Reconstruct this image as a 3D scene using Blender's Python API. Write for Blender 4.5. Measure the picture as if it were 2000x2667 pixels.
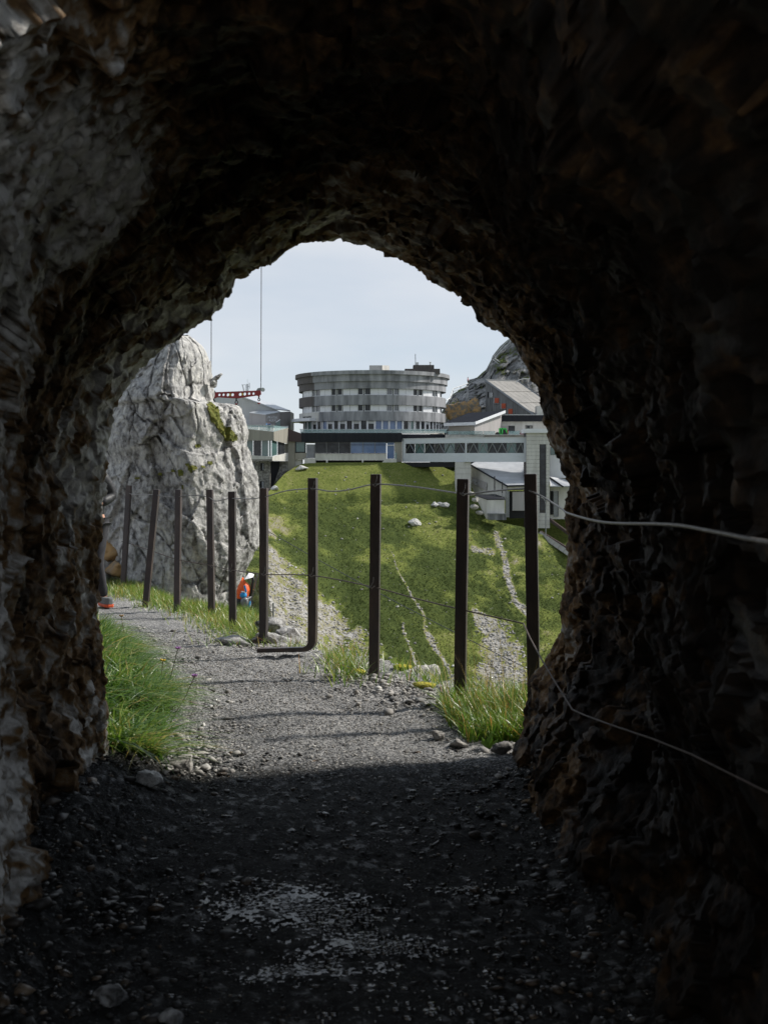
import bpy, math, random
import numpy as np
from mathutils import Vector, Matrix

for _o in list(bpy.data.objects):
    bpy.data.objects.remove(_o)
S = bpy.context.scene
COL = S.collection
random.seed(7)
RNG = np.random.default_rng(11)

# ------------------------------------------------------------------ camera
F, CX, HZ, ZC = 2963.0, 1000.0, 1200.0, 1.4      # focal length in photo pixels, centre column, horizon row, eye height
cam = bpy.data.cameras.new('camera')
cam.sensor_fit = 'VERTICAL'
cam.sensor_width = 27.0
cam.sensor_height = 36.0
cam.lens = F / 2667.0 * 36.0
cam.shift_y = (HZ - 1333.5) / 2667.0
cam.clip_start = 0.02
cam.clip_end = 30000
cam.dof.use_dof = True
cam.dof.focus_distance = 14.0
cam.dof.aperture_fstop = 7.0
camo = bpy.data.objects.new('camera', cam)
camo.location = (0, 0, ZC)
camo.rotation_euler = (math.pi / 2, 0, 0)
COL.objects.link(camo)
S.camera = camo

# ------------------------------------------------------------------ sky, sun, exposure
SUN_AZ, SUN_EL = math.radians(75), math.radians(43)   # azimuth from +Y towards +X
W = bpy.data.worlds.new('World')
S.world = W
W.use_nodes = True
wn, wl = W.node_tree.nodes, W.node_tree.links
wn.clear()
out = wn.new('ShaderNodeOutputWorld')
sky = wn.new('ShaderNodeTexSky')
sky.sky_type = 'NISHITA'
sky.sun_disc = False
sky.sun_elevation = SUN_EL
sky.sun_rotation = SUN_AZ
sky.altitude = 2000
b1 = wn.new('ShaderNodeBackground'); b1.inputs[1].default_value = 0.10
b2 = wn.new('ShaderNodeBackground'); b2.inputs[1].default_value = 0.74
tc = wn.new('ShaderNodeTexCoord')
mp = wn.new('ShaderNodeMapping'); mp.inputs['Scale'].default_value = (1.0, 1.0, 3.2)
nz = wn.new('ShaderNodeTexNoise'); nz.inputs['Scale'].default_value = 2.3
nz.inputs['Detail'].default_value = 5; nz.inputs['Roughness'].default_value = 0.5
rp = wn.new('ShaderNodeValToRGB')
rp.color_ramp.elements[0].position = 0.33; rp.color_ramp.elements[0].color = (.74, .74, .74, 1)
rp.color_ramp.elements[1].position = 0.68; rp.color_ramp.elements[1].color = (.97, .97, .97, 1)
rc = wn.new('ShaderNodeValToRGB')
rc.color_ramp.elements[0].position = 0.3; rc.color_ramp.elements[0].color = (.62, .71, .82, 1)
rc.color_ramp.elements[1].position = 0.7; rc.color_ramp.elements[1].color = (.90, .92, .96, 1)
ms = wn.new('ShaderNodeMixShader')
wl.new(tc.outputs['Generated'], mp.inputs['Vector']); wl.new(mp.outputs[0], nz.inputs['Vector'])
sx_ = wn.new('ShaderNodeSeparateXYZ'); wl.new(tc.outputs['Generated'], sx_.inputs[0])
ab_ = wn.new('ShaderNodeMath'); ab_.operation = 'ABSOLUTE'; wl.new(sx_.outputs['Z'], ab_.inputs[0])
th_ = wn.new('ShaderNodeMath'); th_.operation = 'MULTIPLY_ADD'; th_.inputs[1].default_value = -.75; wl.new(ab_.outputs[0], th_.inputs[0]); wl.new(nz.outputs['Fac'], th_.inputs[2])
off_ = wn.new('ShaderNodeMath'); off_.operation = 'ADD'; off_.inputs[1].default_value = .12; wl.new(th_.outputs[0], off_.inputs[0])
wl.new(nz.outputs['Fac'], rp.inputs[0]); wl.new(off_.outputs[0], rc.inputs[0])
wl.new(rc.outputs[0], b2.inputs[0]); wl.new(sky.outputs[0], b1.inputs[0])
wl.new(rp.outputs[0], ms.inputs[0]); wl.new(b1.outputs[0], ms.inputs[1]); wl.new(b2.outputs[0], ms.inputs[2])
wl.new(ms.outputs[0], out.inputs[0])

sl = bpy.data.lights.new('sun', 'SUN')
sl.energy = 4.4
sl.angle = math.radians(3.4)
sl.color = (1.0, .95, .87)
sun = bpy.data.objects.new('sun', sl)
sd = Vector((math.sin(SUN_AZ) * math.cos(SUN_EL), math.cos(SUN_AZ) * math.cos(SUN_EL), math.sin(SUN_EL)))
sun.rotation_euler = sd.to_track_quat('Z', 'Y').to_euler()
sun.location = sd * 300
COL.objects.link(sun)

S.view_settings.view_transform = 'Standard'
S.view_settings.look = 'None'
S.view_settings.exposure = 0.3
S.view_settings.gamma = 1.0
S.view_settings.use_curve_mapping = False

# ------------------------------------------------------------------ noise
def _h(ix, iy, iz, seed):
    h = (ix.astype(np.uint32) * np.uint32(374761393) + iy.astype(np.uint32) * np.uint32(668265263)
         + iz.astype(np.uint32) * np.uint32(2147483647) + np.uint32((seed * 974634777) & 0xffffffff))
    h = (h ^ (h >> np.uint32(13))) * np.uint32(1274126177)
    h = (h ^ (h >> np.uint32(16))) * np.uint32(2246822519)
    return (h ^ (h >> np.uint32(15))).astype(np.float64) / 4294967295.0

def vnoise(P, seed=0):
    Pi = np.floor(P).astype(np.int64); f = P - Pi; f = f * f * (3 - 2 * f)
    r = 0
    for dx in (0, 1):
        for dy in (0, 1):
            for dz in (0, 1):
                w = (f[:, 0] if dx else 1 - f[:, 0]) * (f[:, 1] if dy else 1 - f[:, 1]) * (f[:, 2] if dz else 1 - f[:, 2])
                r = r + w * _h(Pi[:, 0] + dx, Pi[:, 1] + dy, Pi[:, 2] + dz, seed)
    return r * 2 - 1

def fbm(P, oct=4, seed=0, gain=.5):
    P = np.asarray(P, float); a, s, t = 1.0, 0.0, 0.0
    for i in range(oct):
        s = s + a * vnoise(P * (2.03 ** i) + i * 17.3, seed + i); t += a; a *= gain
    return s / t

def facet(P, scale, seed=0, tilt=.7, lift=.5):
    """broken-rock relief: every Voronoi cell is its own tilted flat face"""
    Q = np.asarray(P, float) * scale
    Qi = np.floor(Q).astype(np.int64)
    best = np.full(len(Q), 9e9); C = np.zeros_like(Q); I = np.zeros_like(Qi)
    for dx in (-1, 0, 1):
        for dy in (-1, 0, 1):
            for dz in (-1, 0, 1):
                c = Qi + np.array([dx, dy, dz])
                fp = c + np.stack([_h(c[:, 0], c[:, 1], c[:, 2], seed + k) for k in (1, 2, 3)], 1)
                d = ((Q - fp) ** 2).sum(1); m = d < best
                best = np.where(m, d, best); C[m] = fp[m]; I[m] = c[m]
    n = np.stack([_h(I[:, 0], I[:, 1], I[:, 2], seed + k) for k in (11, 12, 13)], 1) * 2 - 1
    hh = _h(I[:, 0], I[:, 1], I[:, 2], seed + 20) * 2 - 1
    return (hh * lift + ((Q - C) * n).sum(1) * tilt), _h(I[:, 0], I[:, 1], I[:, 2], seed + 31)

def ss(x, a=0., b=1.):
    t = np.clip((np.asarray(x, float) - a) / (b - a), 0, 1)
    return t * t * (3 - 2 * t)

# ------------------------------------------------------------------ helpers
def P(px, py, Y):
    """photo pixel + distance -> world point"""
    return ((px - CX) / F * Y, Y, ZC - (py - HZ) / F * Y)

def mesh_np(name, V, Fq, smooth=False):
    me = bpy.data.meshes.new(name)
    V = np.asarray(V, np.float32); Fq = np.asarray(Fq, np.int32)
    k = Fq.shape[1]; n = len(Fq)
    me.vertices.add(len(V)); me.vertices.foreach_set('co', V.ravel())
    me.loops.add(n * k); me.loops.foreach_set('vertex_index', Fq.ravel())
    me.polygons.add(n)
    me.polygons.foreach_set('loop_start', np.arange(0, n * k, k, dtype=np.int32))
    me.polygons.foreach_set('loop_total', np.full(n, k, np.int32))
    if smooth:
        me.polygons.foreach_set('use_smooth', np.ones(n, bool))
    me.update(calc_edges=True)
    return me

def attr(me, name, vals):
    a = me.attributes.new(name, 'FLOAT', 'POINT')
    a.data.foreach_set('value', np.asarray(vals, np.float32))

def gridfaces(nu, nv, wrap=False):
    i = np.arange(nu if wrap else nu - 1); j = np.arange(nv - 1)
    I, J = np.meshgrid(i, j, indexing='ij')
    I2 = (I + 1) % nu
    return np.stack([I * nv + J, I2 * nv + J, I2 * nv + J + 1, I * nv + J + 1], -1).reshape(-1, 4)

WLOC = {}
def link(o, parent=None, wloc=(0, 0, 0)):
    COL.objects.link(o)
    wloc = Vector(wloc)
    if parent is not None:
        o.parent = parent
        o.location = wloc - WLOC[parent.name]
    else:
        o.location = wloc
    WLOC[o.name] = wloc
    return o

def tag(o, label=None, cat=None, group=None, kind=None):
    if label: o['label'] = label
    if cat: o['category'] = cat
    if group: o['group'] = group
    if kind: o['kind'] = kind
    return o

def thing(name, loc, label, cat, group=None):
    o = bpy.data.objects.new(name, None); o.empty_display_size = .2
    link(o, None, loc)
    return tag(o, label, cat, group)

def obj_me(name, me, mat, parent=None, wloc=(0, 0, 0)):
    if mat is not None:
        me.materials.append(mat)
    return link(bpy.data.objects.new(name, me), parent, wloc)

class MB:
    def __init__(s): s.v = []; s.f = []
    def add(s, vs, fs):
        b = len(s.v); s.v += [tuple(v) for v in vs]; s.f += [tuple(b + i for i in f) for f in fs]; return s
    def box(s, x0, x1, y0, y1, z0, z1):
        return s.add([(x0, y0, z0), (x1, y0, z0), (x1, y1, z0), (x0, y1, z0), (x0, y0, z1), (x1, y0, z1), (x1, y1, z1), (x0, y1, z1)],
                     [(0, 3, 2, 1), (4, 5, 6, 7), (0, 1, 5, 4), (1, 2, 6, 5), (2, 3, 7, 6), (3, 0, 4, 7)])
    def prism(s, pts, vec):
        n = len(pts); vec = Vector(vec)
        a = [Vector(p) for p in pts]; b = [p + vec for p in a]
        return s.add(a + b, [tuple(range(n)), tuple(range(2 * n - 1, n - 1, -1))] + [(i, i + n, (i + 1) % n + n, (i + 1) % n) for i in range(n)])
    def tube(s, pts, r, n=6, caps=True):
        pts = [Vector(p) for p in pts]; rs = r if hasattr(r, '__len__') else [r] * len(pts)
        rings = []; up = Vector((0, 0, 1)); prev = None
        for i, p in enumerate(pts):
            t = (pts[min(i + 1, len(pts) - 1)] - pts[max(i - 1, 0)]).normalized()
            a = t.cross(up if abs(t.z) < .95 else Vector((1, 0, 0))).normalized() if prev is None else (prev - t * prev.dot(t)).normalized()
            prev = a; b = t.cross(a)
            rings.append([p + (a * math.cos(k * 2 * math.pi / n) + b * math.sin(k * 2 * math.pi / n)) * rs[i] for k in range(n)])
        vs = [v for R in rings for v in R]; fs = []
        for i in range(len(pts) - 1):
            for k in range(n):
                fs.append((i * n + k, i * n + (k + 1) % n, (i + 1) * n + (k + 1) % n, (i + 1) * n + k))
        if caps:
            fs.append(tuple(range(n - 1, -1, -1))); fs.append(tuple((len(pts) - 1) * n + k for k in range(n)))
        return s.add(vs, fs)
    def bar(s, a, b, w, d):
        """square bar between two points"""
        a, b = Vector(a), Vector(b); t = (b - a).normalized()
        u = t.cross(Vector((0, 1, 0)) if abs(t.y) < .9 else Vector((0, 0, 1))).normalized(); q = t.cross(u)
        vs = [p + u * (w / 2 * i) + q * (d / 2 * j) for p in (a, b) for i, j in ((-1, -1), (1, -1), (1, 1), (-1, 1))]
        return s.add(vs, [(0, 3, 2, 1), (4, 5, 6, 7), (0, 1, 5, 4), (1, 2, 6, 5), (2, 3, 7, 6), (3, 0, 4, 7)])
    def obj(s, name, mat, parent=None, smooth=False, bevel=0):
        V = np.array(s.v)
        if parent is None:
            o = Vector(((V[:, 0].min() + V[:, 0].max()) / 2, (V[:, 1].min() + V[:, 1].max()) / 2, V[:, 2].min()))
        else:
            o = Vector(WLOC[parent.name])
        me = bpy.data.meshes.new(name); me.from_pydata([tuple(Vector(v) - o) for v in s.v], [], s.f)
        if smooth:
            me.polygons.foreach_set('use_smooth', np.ones(len(me.polygons), bool))
        me.update()
        ob = obj_me(name, me, mat, parent, o)
        import bmesh as _b
        bm = _b.new(); bm.from_mesh(me); _b.ops.recalc_face_normals(bm, faces=bm.faces)
        if bevel:
            _b.ops.bevel(bm, geom=list(bm.edges), offset=bevel, segments=2, profile=.7, affect='EDGES', clamp_overlap=True)
        bm.to_mesh(me); bm.free()
        return ob

def slab(name, pts, vec, mat, parent=None, bevel=0):
    """polygon of (px, py, Y) given a thickness vector in metres"""
    return MB().prism([P(*p) for p in pts], vec).obj(name, mat, parent, bevel=bevel)

def rect(name, x0, x1, y0, y1, Y, depth, mat, parent=None, Y2=None, bevel=0):
    """upright wall rectangle in pixels whose right end lies at Y2"""
    Y2 = Y if Y2 is None else Y2
    a, b = P(x0, y1, Y), P(x0, y0, Y)
    c = P(x1, y1, Y2); zt, zb = b[2], a[2]
    pts = [(a[0], Y, zb), (c[0], Y2, zb), (c[0], Y2, zt), (a[0], Y, zt)]
    return MB().prism(pts, (0, depth, 0)).obj(name, mat, parent, bevel=bevel)

# ------------------------------------------------------------------ materials
MATS = {}
def mat(key, c1, c2=None, rough=.75, scale=3., stretch=(1, 1, 1), bump=.0, bscale=40., metal=0., detail=6, lo=.35, hi=.65,
        wave=None, alpha=1., spec=.5, coat=None, coord='pos'):
    if key in MATS: return MATS[key]
    m = bpy.data.materials.new(key); MATS[key] = m; m.use_nodes = True
    n, l = m.node_tree.nodes, m.node_tree.links
    p = n['Principled BSDF']
    p.inputs['Roughness'].default_value = rough; p.inputs['Metallic'].default_value = metal
    p.inputs['Specular IOR Level'].default_value = spec
    p.inputs['Alpha'].default_value = alpha
    g = n.new('ShaderNodeNewGeometry'); mpn = n.new('ShaderNodeMapping'); mpn.inputs['Scale'].default_value = stretch
    if coord == 'obj':
        t = n.new('ShaderNodeTexCoord'); l.new(t.outputs['Object'], mpn.inputs['Vector'])
    else:
        l.new(g.outputs['Position'], mpn.inputs['Vector'])
    nzz = n.new('ShaderNodeTexNoise'); nzz.inputs['Scale'].default_value = scale; nzz.inputs['Detail'].default_value = detail
    nzz.inputs['Roughness'].default_value = .6
    l.new(mpn.outputs[0], nzz.inputs['Vector'])
    r = n.new('ShaderNodeValToRGB'); c2 = c2 or tuple(x * .8 for x in c1)
    r.color_ramp.elements[0].position = lo; r.color_ramp.elements[0].color = (*c1, 1)
    r.color_ramp.elements[1].position = hi; r.color_ramp.elements[1].color = (*c2, 1)
    l.new(nzz.outputs['Fac'], r.inputs[0]); l.new(r.outputs[0], p.inputs['Base Color'])
    src = None
    if bump:
        nb = n.new('ShaderNodeTexNoise'); nb.inputs['Scale'].default_value = bscale; nb.inputs['Detail'].default_value = 5
        l.new(mpn.outputs[0], nb.inputs['Vector']); src = nb.outputs['Fac']
    if wave:   # (axis scale vector per metre, strength): ribs of profiled sheet
        mw = n.new('ShaderNodeMapping'); mw.inputs['Scale'].default_value = wave[0]
        l.new(g.outputs['Position'], mw.inputs['Vector'])
        wv = n.new('ShaderNodeTexWave'); wv.wave_type = 'BANDS'; wv.bands_direction = wave[2] if len(wave) > 2 else 'X'
        wv.inputs['Scale'].default_value = 1.0; wv.inputs['Distortion'].default_value = 0
        l.new(mw.outputs[0], wv.inputs['Vector']); src = wv.outputs['Fac']; bump = wave[1]
    if src is not None:
        b = n.new('ShaderNodeBump'); b.inputs['Strength'].default_value = min(1, bump); b.inputs['Distance'].default_value = .03 if wave else .02
        l.new(src, b.inputs['Height']); l.new(b.outputs[0], p.inputs['Normal'])
    return m

def amat(key, stops, rough=.85, nscale=6., namp=.35, bump=.5, bscale=30., attrname='tone', bdist=.02, spec=.3, rough2=None, sub=0, stretch=(1, 1, 1)):
    """colour ramp driven by a per-vertex attribute of the thing plus noise"""
    m = bpy.data.materials.new(key); MATS[key] = m; m.use_nodes = True
    n, l = m.node_tree.nodes, m.node_tree.links; p = n['Principled BSDF']
    p.inputs['Roughness'].default_value = rough; p.inputs['Specular IOR Level'].default_value = spec
    a = n.new('ShaderNodeAttribute'); a.attribute_name = attrname
    g = n.new('ShaderNodeNewGeometry')
    mpn = n.new('ShaderNodeMapping'); mpn.inputs['Scale'].default_value = stretch; l.new(g.outputs['Position'], mpn.inputs['Vector'])
    nzz = n.new('ShaderNodeTexNoise'); nzz.inputs['Scale'].default_value = nscale; nzz.inputs['Detail'].default_value = 8
    nzz.inputs['Roughness'].default_value = .65
    l.new(mpn.outputs[0], nzz.inputs['Vector'])
    ma = n.new('ShaderNodeMath'); ma.operation = 'MULTIPLY_ADD'; ma.inputs[1].default_value = namp * 2
    l.new(nzz.outputs['Fac'], ma.inputs[0]); l.new(a.outputs['Fac'], ma.inputs[2])
    mb = n.new('ShaderNodeMath'); mb.operation = 'SUBTRACT'; mb.inputs[1].default_value = namp
    l.new(ma.outputs[0], mb.inputs[0])
    r = n.new('ShaderNodeValToRGB'); e = r.color_ramp.elements
    while len(e) < len(stops): e.new(.5)
    for k, (pos, c) in enumerate(stops): e[k].position = pos; e[k].color = (*c, 1)
    l.new(mb.outputs[0], r.inputs[0]); l.new(r.outputs[0], p.inputs['Base Color'])
    if rough2 is not None:
        rr = n.new('ShaderNodeMapRange'); rr.inputs['From Min'].default_value = .4; rr.inputs['From Max'].default_value = .6
        rr.inputs['To Min'].default_value = rough; rr.inputs['To Max'].default_value = rough2
        n2 = n.new('ShaderNodeTexNoise'); n2.inputs['Scale'].default_value = 2.2; n2.inputs['Detail'].default_value = 4
        l.new(g.outputs['Position'], n2.inputs['Vector']); l.new(n2.outputs['Fac'], rr.inputs['Value']); l.new(rr.outputs[0], p.inputs['Roughness'])
    if bump:
        nb = n.new('ShaderNodeTexNoise'); nb.inputs['Scale'].default_value = bscale; nb.inputs['Detail'].default_value = 8
        nb.inputs['Roughness'].default_value = .7
        l.new(mpn.outputs[0], nb.inputs['Vector'])
        b = n.new('ShaderNodeBump'); b.inputs['Strength'].default_value = bump; b.inputs['Distance'].default_value = bdist
        l.new(nb.outputs['Fac'], b.inputs['Height']); l.new(b.outputs[0], p.inputs['Normal'])
    if sub:      # thin leaves let part of the light through
        tr = n.new('ShaderNodeBsdfTranslucent'); l.new(r.outputs[0], tr.inputs['Color'])
        mx = n.new('ShaderNodeMixShader'); mx.inputs[0].default_value = sub
        l.new(p.outputs[0], mx.inputs[1]); l.new(tr.outputs[0], mx.inputs[2]); l.new(mx.outputs[0], n['Material Output'].inputs['Surface'])
    return m

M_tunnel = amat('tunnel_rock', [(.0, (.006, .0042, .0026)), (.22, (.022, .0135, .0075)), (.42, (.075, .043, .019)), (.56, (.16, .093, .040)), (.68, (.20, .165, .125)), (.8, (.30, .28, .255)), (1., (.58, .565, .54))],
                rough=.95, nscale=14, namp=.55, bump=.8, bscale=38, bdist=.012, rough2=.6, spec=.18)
M_boulder = amat('limestone', [(.0, (.06, .057, .053)), (.25, (.20, .195, .19)), (.48, (.37, .365, .36)), (.75, (.52, .51, .49)), (1., (.70, .68, .64))],
                 rough=.92, nscale=13, namp=1.1, bump=.8, bscale=30, bdist=.035, stretch=(1, 1, .8))
M_path = amat('path_gravel', [(.0, (.035, .034, .032)), (.2, (.082, .083, .084)), (.45, (.19, .19, .192)), (.7, (.32, .316, .31)), (1., (.52, .505, .485))],
              rough=.92, nscale=70, namp=1.9, bump=1., bscale=70, bdist=.03, spec=.2)
_n, _l = M_path.node_tree.nodes, M_path.node_tree.links
_a = _n.new('ShaderNodeAttribute'); _a.attribute_name = 'wet'
_r = _n.new('ShaderNodeMapRange'); _r.inputs['To Min'].default_value = .92; _r.inputs['To Max'].default_value = .16
_l.new(_a.outputs['Fac'], _r.inputs['Value']); _l.new(_r.outputs[0], _n['Principled BSDF'].inputs['Roughness'])
_s = _n.new('ShaderNodeMapRange'); _s.inputs['To Min'].default_value = .15; _s.inputs['To Max'].default_value = .6
_l.new(_a.outputs['Fac'], _s.inputs['Value']); _l.new(_s.outputs[0], _n['Principled BSDF'].inputs['Specular IOR Level'])
M_pebble = amat('wet_gravel', [(.0, (.012, .011, .010)), (.4, (.035, .031, .027)), (.6, (.075, .050, .030)), (.8, (.17, .125, .085)), (1., (.40, .39, .38))],
                rough=.7, nscale=30, namp=.12, bump=.4, bscale=60, bdist=.006, rough2=.2, spec=.35)
M_rub = amat('rubble', [(.0, (.10, .096, .092)), (.4, (.25, .24, .228)), (.7, (.37, .352, .325)), (1., (.55, .535, .51))],
             rough=.9, nscale=20, namp=.5, bump=.6, bscale=50, bdist=.01)
M_grass = amat('grass', [(.0, (.03, .085, .008)), (.35, (.085, .19, .014)), (.6, (.17, .28, .03)), (.78, (.34, .36, .08)), (.92, (.50, .36, .11)), (1., (.52, .22, .05))],
               rough=.38, nscale=3, namp=.06, bump=0, spec=.7, sub=.42)
M_hill = amat('hill_ground', [(.0, (.040, .056, .015)), (.2, (.072, .092, .023)), (.42, (.150, .172, .040)), (.55, (.20, .185, .085)), (.64, (.215, .20, .16)), (.76, (.275, .265, .25)), (1., (.40, .39, .37))],
              rough=.95, nscale=4.0, namp=.55, bump=.8, bscale=9.0, bdist=.07, spec=.1)
M_mount = amat('mountain_rock', [(.0, (.05, .085, .02)), (.3, (.10, .12, .035)), (.4, (.11, .11, .105)), (.6, (.22, .22, .22)), (.8, (.34, .335, .33)), (1., (.46, .45, .44))],
               rough=.95, nscale=.9, namp=.7, bump=1., bscale=2.2, bdist=.6, spec=.1)
M_steel = mat('brown_steel', (.040, .032, .035), (.095, .066, .056), rough=.42, scale=9, stretch=(1, 1, .35), bump=.25, bscale=60, lo=.42, hi=.82)
M_wire = mat('galvanised_wire', (.22, .215, .21), (.13, .12, .115), rough=.5, metal=.6, scale=30)
M_wire2 = mat('rusty_wire', (.10, .072, .06), (.055, .04, .034), rough=.7, metal=.1, scale=30)
M_film = mat('water_film', (.012, .012, .012), (.02, .018, .016), rough=.10, spec=1.0, scale=20, bump=.3, bscale=150)
M_wetchip = mat('wet_chip', (.02, .02, .02), (.05, .045, .04), rough=.13, spec=.9, scale=60)
M_conc = mat('weathered_concrete', (.095, .099, .108), (.35, .357, .378), rough=.85, scale=.55, stretch=(1.6, 1.6, .3), bump=.15, bscale=12, lo=.3, hi=.7, detail=8)
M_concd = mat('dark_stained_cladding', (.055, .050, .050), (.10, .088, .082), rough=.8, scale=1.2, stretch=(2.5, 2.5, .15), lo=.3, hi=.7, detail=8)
M_concl = mat('pale_concrete', (.56, .55, .52), (.42, .41, .385), rough=.85, scale=.8, stretch=(1.5, 1.5, .3), bump=.1, bscale=8, detail=8)
M_concb = mat('tan_concrete', (.29, .275, .235), (.23, .215, .185), rough=.85, scale=.7, stretch=(1.5, 1.5, .25), detail=8)
M_white = mat('white_panel', (.68, .69, .715), (.61, .62, .645), rough=.55, scale=.6)
M_frame = mat('pale_frame', (.58, .59, .60), (.50, .51, .52), rough=.5, scale=2)
M_glass = mat('dark_glass', (.012, .013, .016), (.038, .042, .048), rough=.10, scale=.9, spec=.3)
M_glassg = mat('grey_glass', (.10, .11, .125), (.16, .17, .19), rough=.12, scale=.8, spec=.7)
M_glassb = mat('blue_glass', (.07, .13, .27), (.12, .19, .33), rough=.12, scale=.5, spec=.7)
M_glasst = mat('teal_glass', (.05, .10, .10), (.09, .16, .155), rough=.12, scale=.6, spec=.7)
M_rail = mat('glass_balustrade', (.24, .38, .38), (.30, .43, .43), rough=.1, alpha=.45, scale=.5)
M_fascia = mat('black_fascia', (.013, .015, .020), (.022, .022, .027), rough=.6, scale=1, stretch=(2, 2, .2), spec=.15)
M_fasciap = mat('plum_fascia', (.038, .022, .024), (.055, .030, .030), rough=.6, scale=1, stretch=(2, 2, .2))
M_clad = mat('ribbed_sheet', (.58, .61, .65), (.52, .55, .59), rough=.5, scale=.3, wave=((1.75, 0, 0), .6), metal=.15)
M_shed = mat('seamed_sheet', (.46, .47, .485), (.40, .41, .425), rough=.5, scale=.4, stretch=(1, 1, .2), wave=((.63, 0, 0), .6), metal=.2)
M_shedr = mat('sheet_roof', (.52, .54, .57), (.45, .47, .5), rough=.4, scale=.5, metal=.3)
M_shedb = mat('taupe_wall', (.36, .34, .335), (.30, .285, .28), rough=.7, scale=.6, stretch=(3, 1, .2))
M_stone = mat('rubble_masonry', (.10, .095, .088), (.27, .26, .245), rough=.9, scale=2.6, bump=.9, bscale=3.5, lo=.42, hi=.6, detail=3)
M_wood = mat('weathered_boards', (.06, .062, .068), (.24, .243, .255), rough=.85, scale=1.1, stretch=(3.2, 3.2, .16), lo=.32, hi=.68, detail=4)
M_roofw = mat('worn_roof_sheet', (.15, .145, .138), (.25, .24, .225), rough=.8, scale=.5, stretch=(1, 1, 1), lo=.3, hi=.7, detail=8)
M_slate = mat('slate_roof', (.30, .31, .33), (.44, .45, .47), rough=.38, scale=.6, wave=((0, 0, 1.6), .7, 'Z'), lo=.3, hi=.7, detail=8)
M_blackroof = mat('black_roof', (.008, .010, .016), (.012, .014, .022), rough=.8, scale=.8, spec=.1)
M_beige = mat('beige_render', (.36, .32, .275), (.31, .28, .24), rough=.85, scale=1)
M_orange = mat('orange_shutter', (.46, .085, .025), (.38, .06, .03), rough=.6, scale=2)
M_red = mat('red_paint', (.24, .010, .014), (.20, .008, .012), rough=.4, scale=4)
M_yellow = mat('yellow_sticker', (.6, .42, .02), rough=.5)
M_green = mat('green_paint', (.03, .48, .07), (.02, .40, .06), rough=.35, scale=3)
M_black = mat('black_rubber', (.012, .012, .014), rough=.6)
M_grey = mat('grey_metal', (.22, .23, .24), (.17, .18, .19), rough=.45, metal=.5)
M_blue = mat('blue_fabric', (.02, .30, .62), (.02, .24, .55), rough=.6)
M_navy = mat('navy_fabric', (.015, .05, .16), (.012, .04, .12), rough=.7)
M_orfab = mat('orange_fabric', (.85, .13, .015), (.75, .10, .012), rough=.6, scale=12)
M_whfab = mat('white_fabric', (.72, .72, .74), (.66, .66, .69), rough=.7)
M_net = mat('green_mesh', (.09, .11, .06), (.12, .14, .08), rough=.8, alpha=.55, scale=20)
M_jacket = mat('black_jacket', (.014, .015, .018), (.025, .026, .03), rough=.55, scale=18, bump=.5, bscale=14)
M_trouser = mat('grey_trousers', (.022, .022, .028), (.032, .032, .038), rough=.8, scale=20)
M_skin = mat('skin', (.52, .29, .20), (.47, .26, .18), rough=.55, scale=20)
M_hair = mat('dark_hair', (.03, .02, .015), rough=.6)
M_shoe = mat('grey_shoe', (.18, .19, .19), (.10, .11, .11), rough=.7, scale=40)
M_sole = mat('orange_sole', (.70, .10, .025), rough=.6)
M_lblue = mat('light_blue_cloth', (.22, .42, .72), rough=.7)
M_redcl = mat('red_cloth', (.40, .03, .03), rough=.7)
M_rope = mat('steel_rope', (.07, .07, .085), (.05, .05, .06), rough=.6)
M_moss = mat('moss', (.10, .12, .02), (.16, .15, .03), rough=.95, scale=20, bump=.8, bscale=40)
M_ballast = mat('track_stone', (.34, .33, .30), (.26, .25, .225), rough=.9, scale=2)
M_rail_steel = mat('rail_steel', (.06, .045, .045), (.09, .06, .05), rough=.5, metal=.4)
M_cavern = mat('dark_recess', (.012, .012, .014), rough=.9)
M_flower = mat('purple_petals', (.35, .14, .42), rough=.6)
M_flowery = mat('yellow_petals', (.75, .50, .03), rough=.6)
M_ochre = mat('ochre_rock', (.34, .21, .09), (.15, .135, .11), rough=.95, scale=1.6, bump=1., bscale=4, lo=.42, hi=.58)

# ------------------------------------------------------------------ near ground: tunnel floor, path, brink
def lerp_tab(Y, tab):
    t = np.array(tab, float); return np.interp(Y, t[:, 0], t[:, 1])
FENCE = [(5.4, 1.15), (6.05, .80), (6.48, .43), (7.42, -.065), (8.4, -.52), (9.44, -1.0), (10.8, -1.43), (11.9, -1.8), (12.6, -2.3), (12.9, -2.62), (14.8, -3.4), (22, -6)]
BRINK = [(4., 3.), (5.45, 1.9), (6.0, 1.0), (6.6, .78), (7.4, .36), (8.4, -.16), (9.4, -.72), (10.8, -1.12), (12, -1.36), (14, -1.6), (17, -1.8), (22, -2.6)]
ZB = [(-9, 0), (7, 0), (8.4, -.04), (9.4, -.13), (11, -.21), (13, -.24), (16, -.28), (22, -.5)]

def ground_z(x, Y):
    x = np.asarray(x, float); Y = np.asarray(Y, float)
    z = lerp_tab(Y, ZB)
    xf = lerp_tab(Y, FENCE); xb = lerp_tab(Y, BRINK)
    z = z - ss(x - xf, .1, .9) * np.clip(Y - 11.5, 0, 8) * .13          # shelf behind the fence
    d = np.clip(x - xb, 0, None)
    z = z - (d * 1.5 + .25 * ss(d, 0, .3)) * ss(Y, 5.3, 6.2)
    # soil bank at the left of the path and rubble shoulders inside the tunnel
    z = z + .22 * ss(-1.0 - np.clip(Y - 6, 0, 9) * .33 - x, 0., .55) * ss(Y, 4.9, 5.6) * (1 - ss(Y, 9.0, 11))
    z = z + .16 * ss(-.78 - x, 0, .5) * (1 - ss(Y, 4.9, 5.4)) + .16 * ss(x - .5, 0, .45) * (1 - ss(Y, 5.0, 5.6))
    return z

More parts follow.
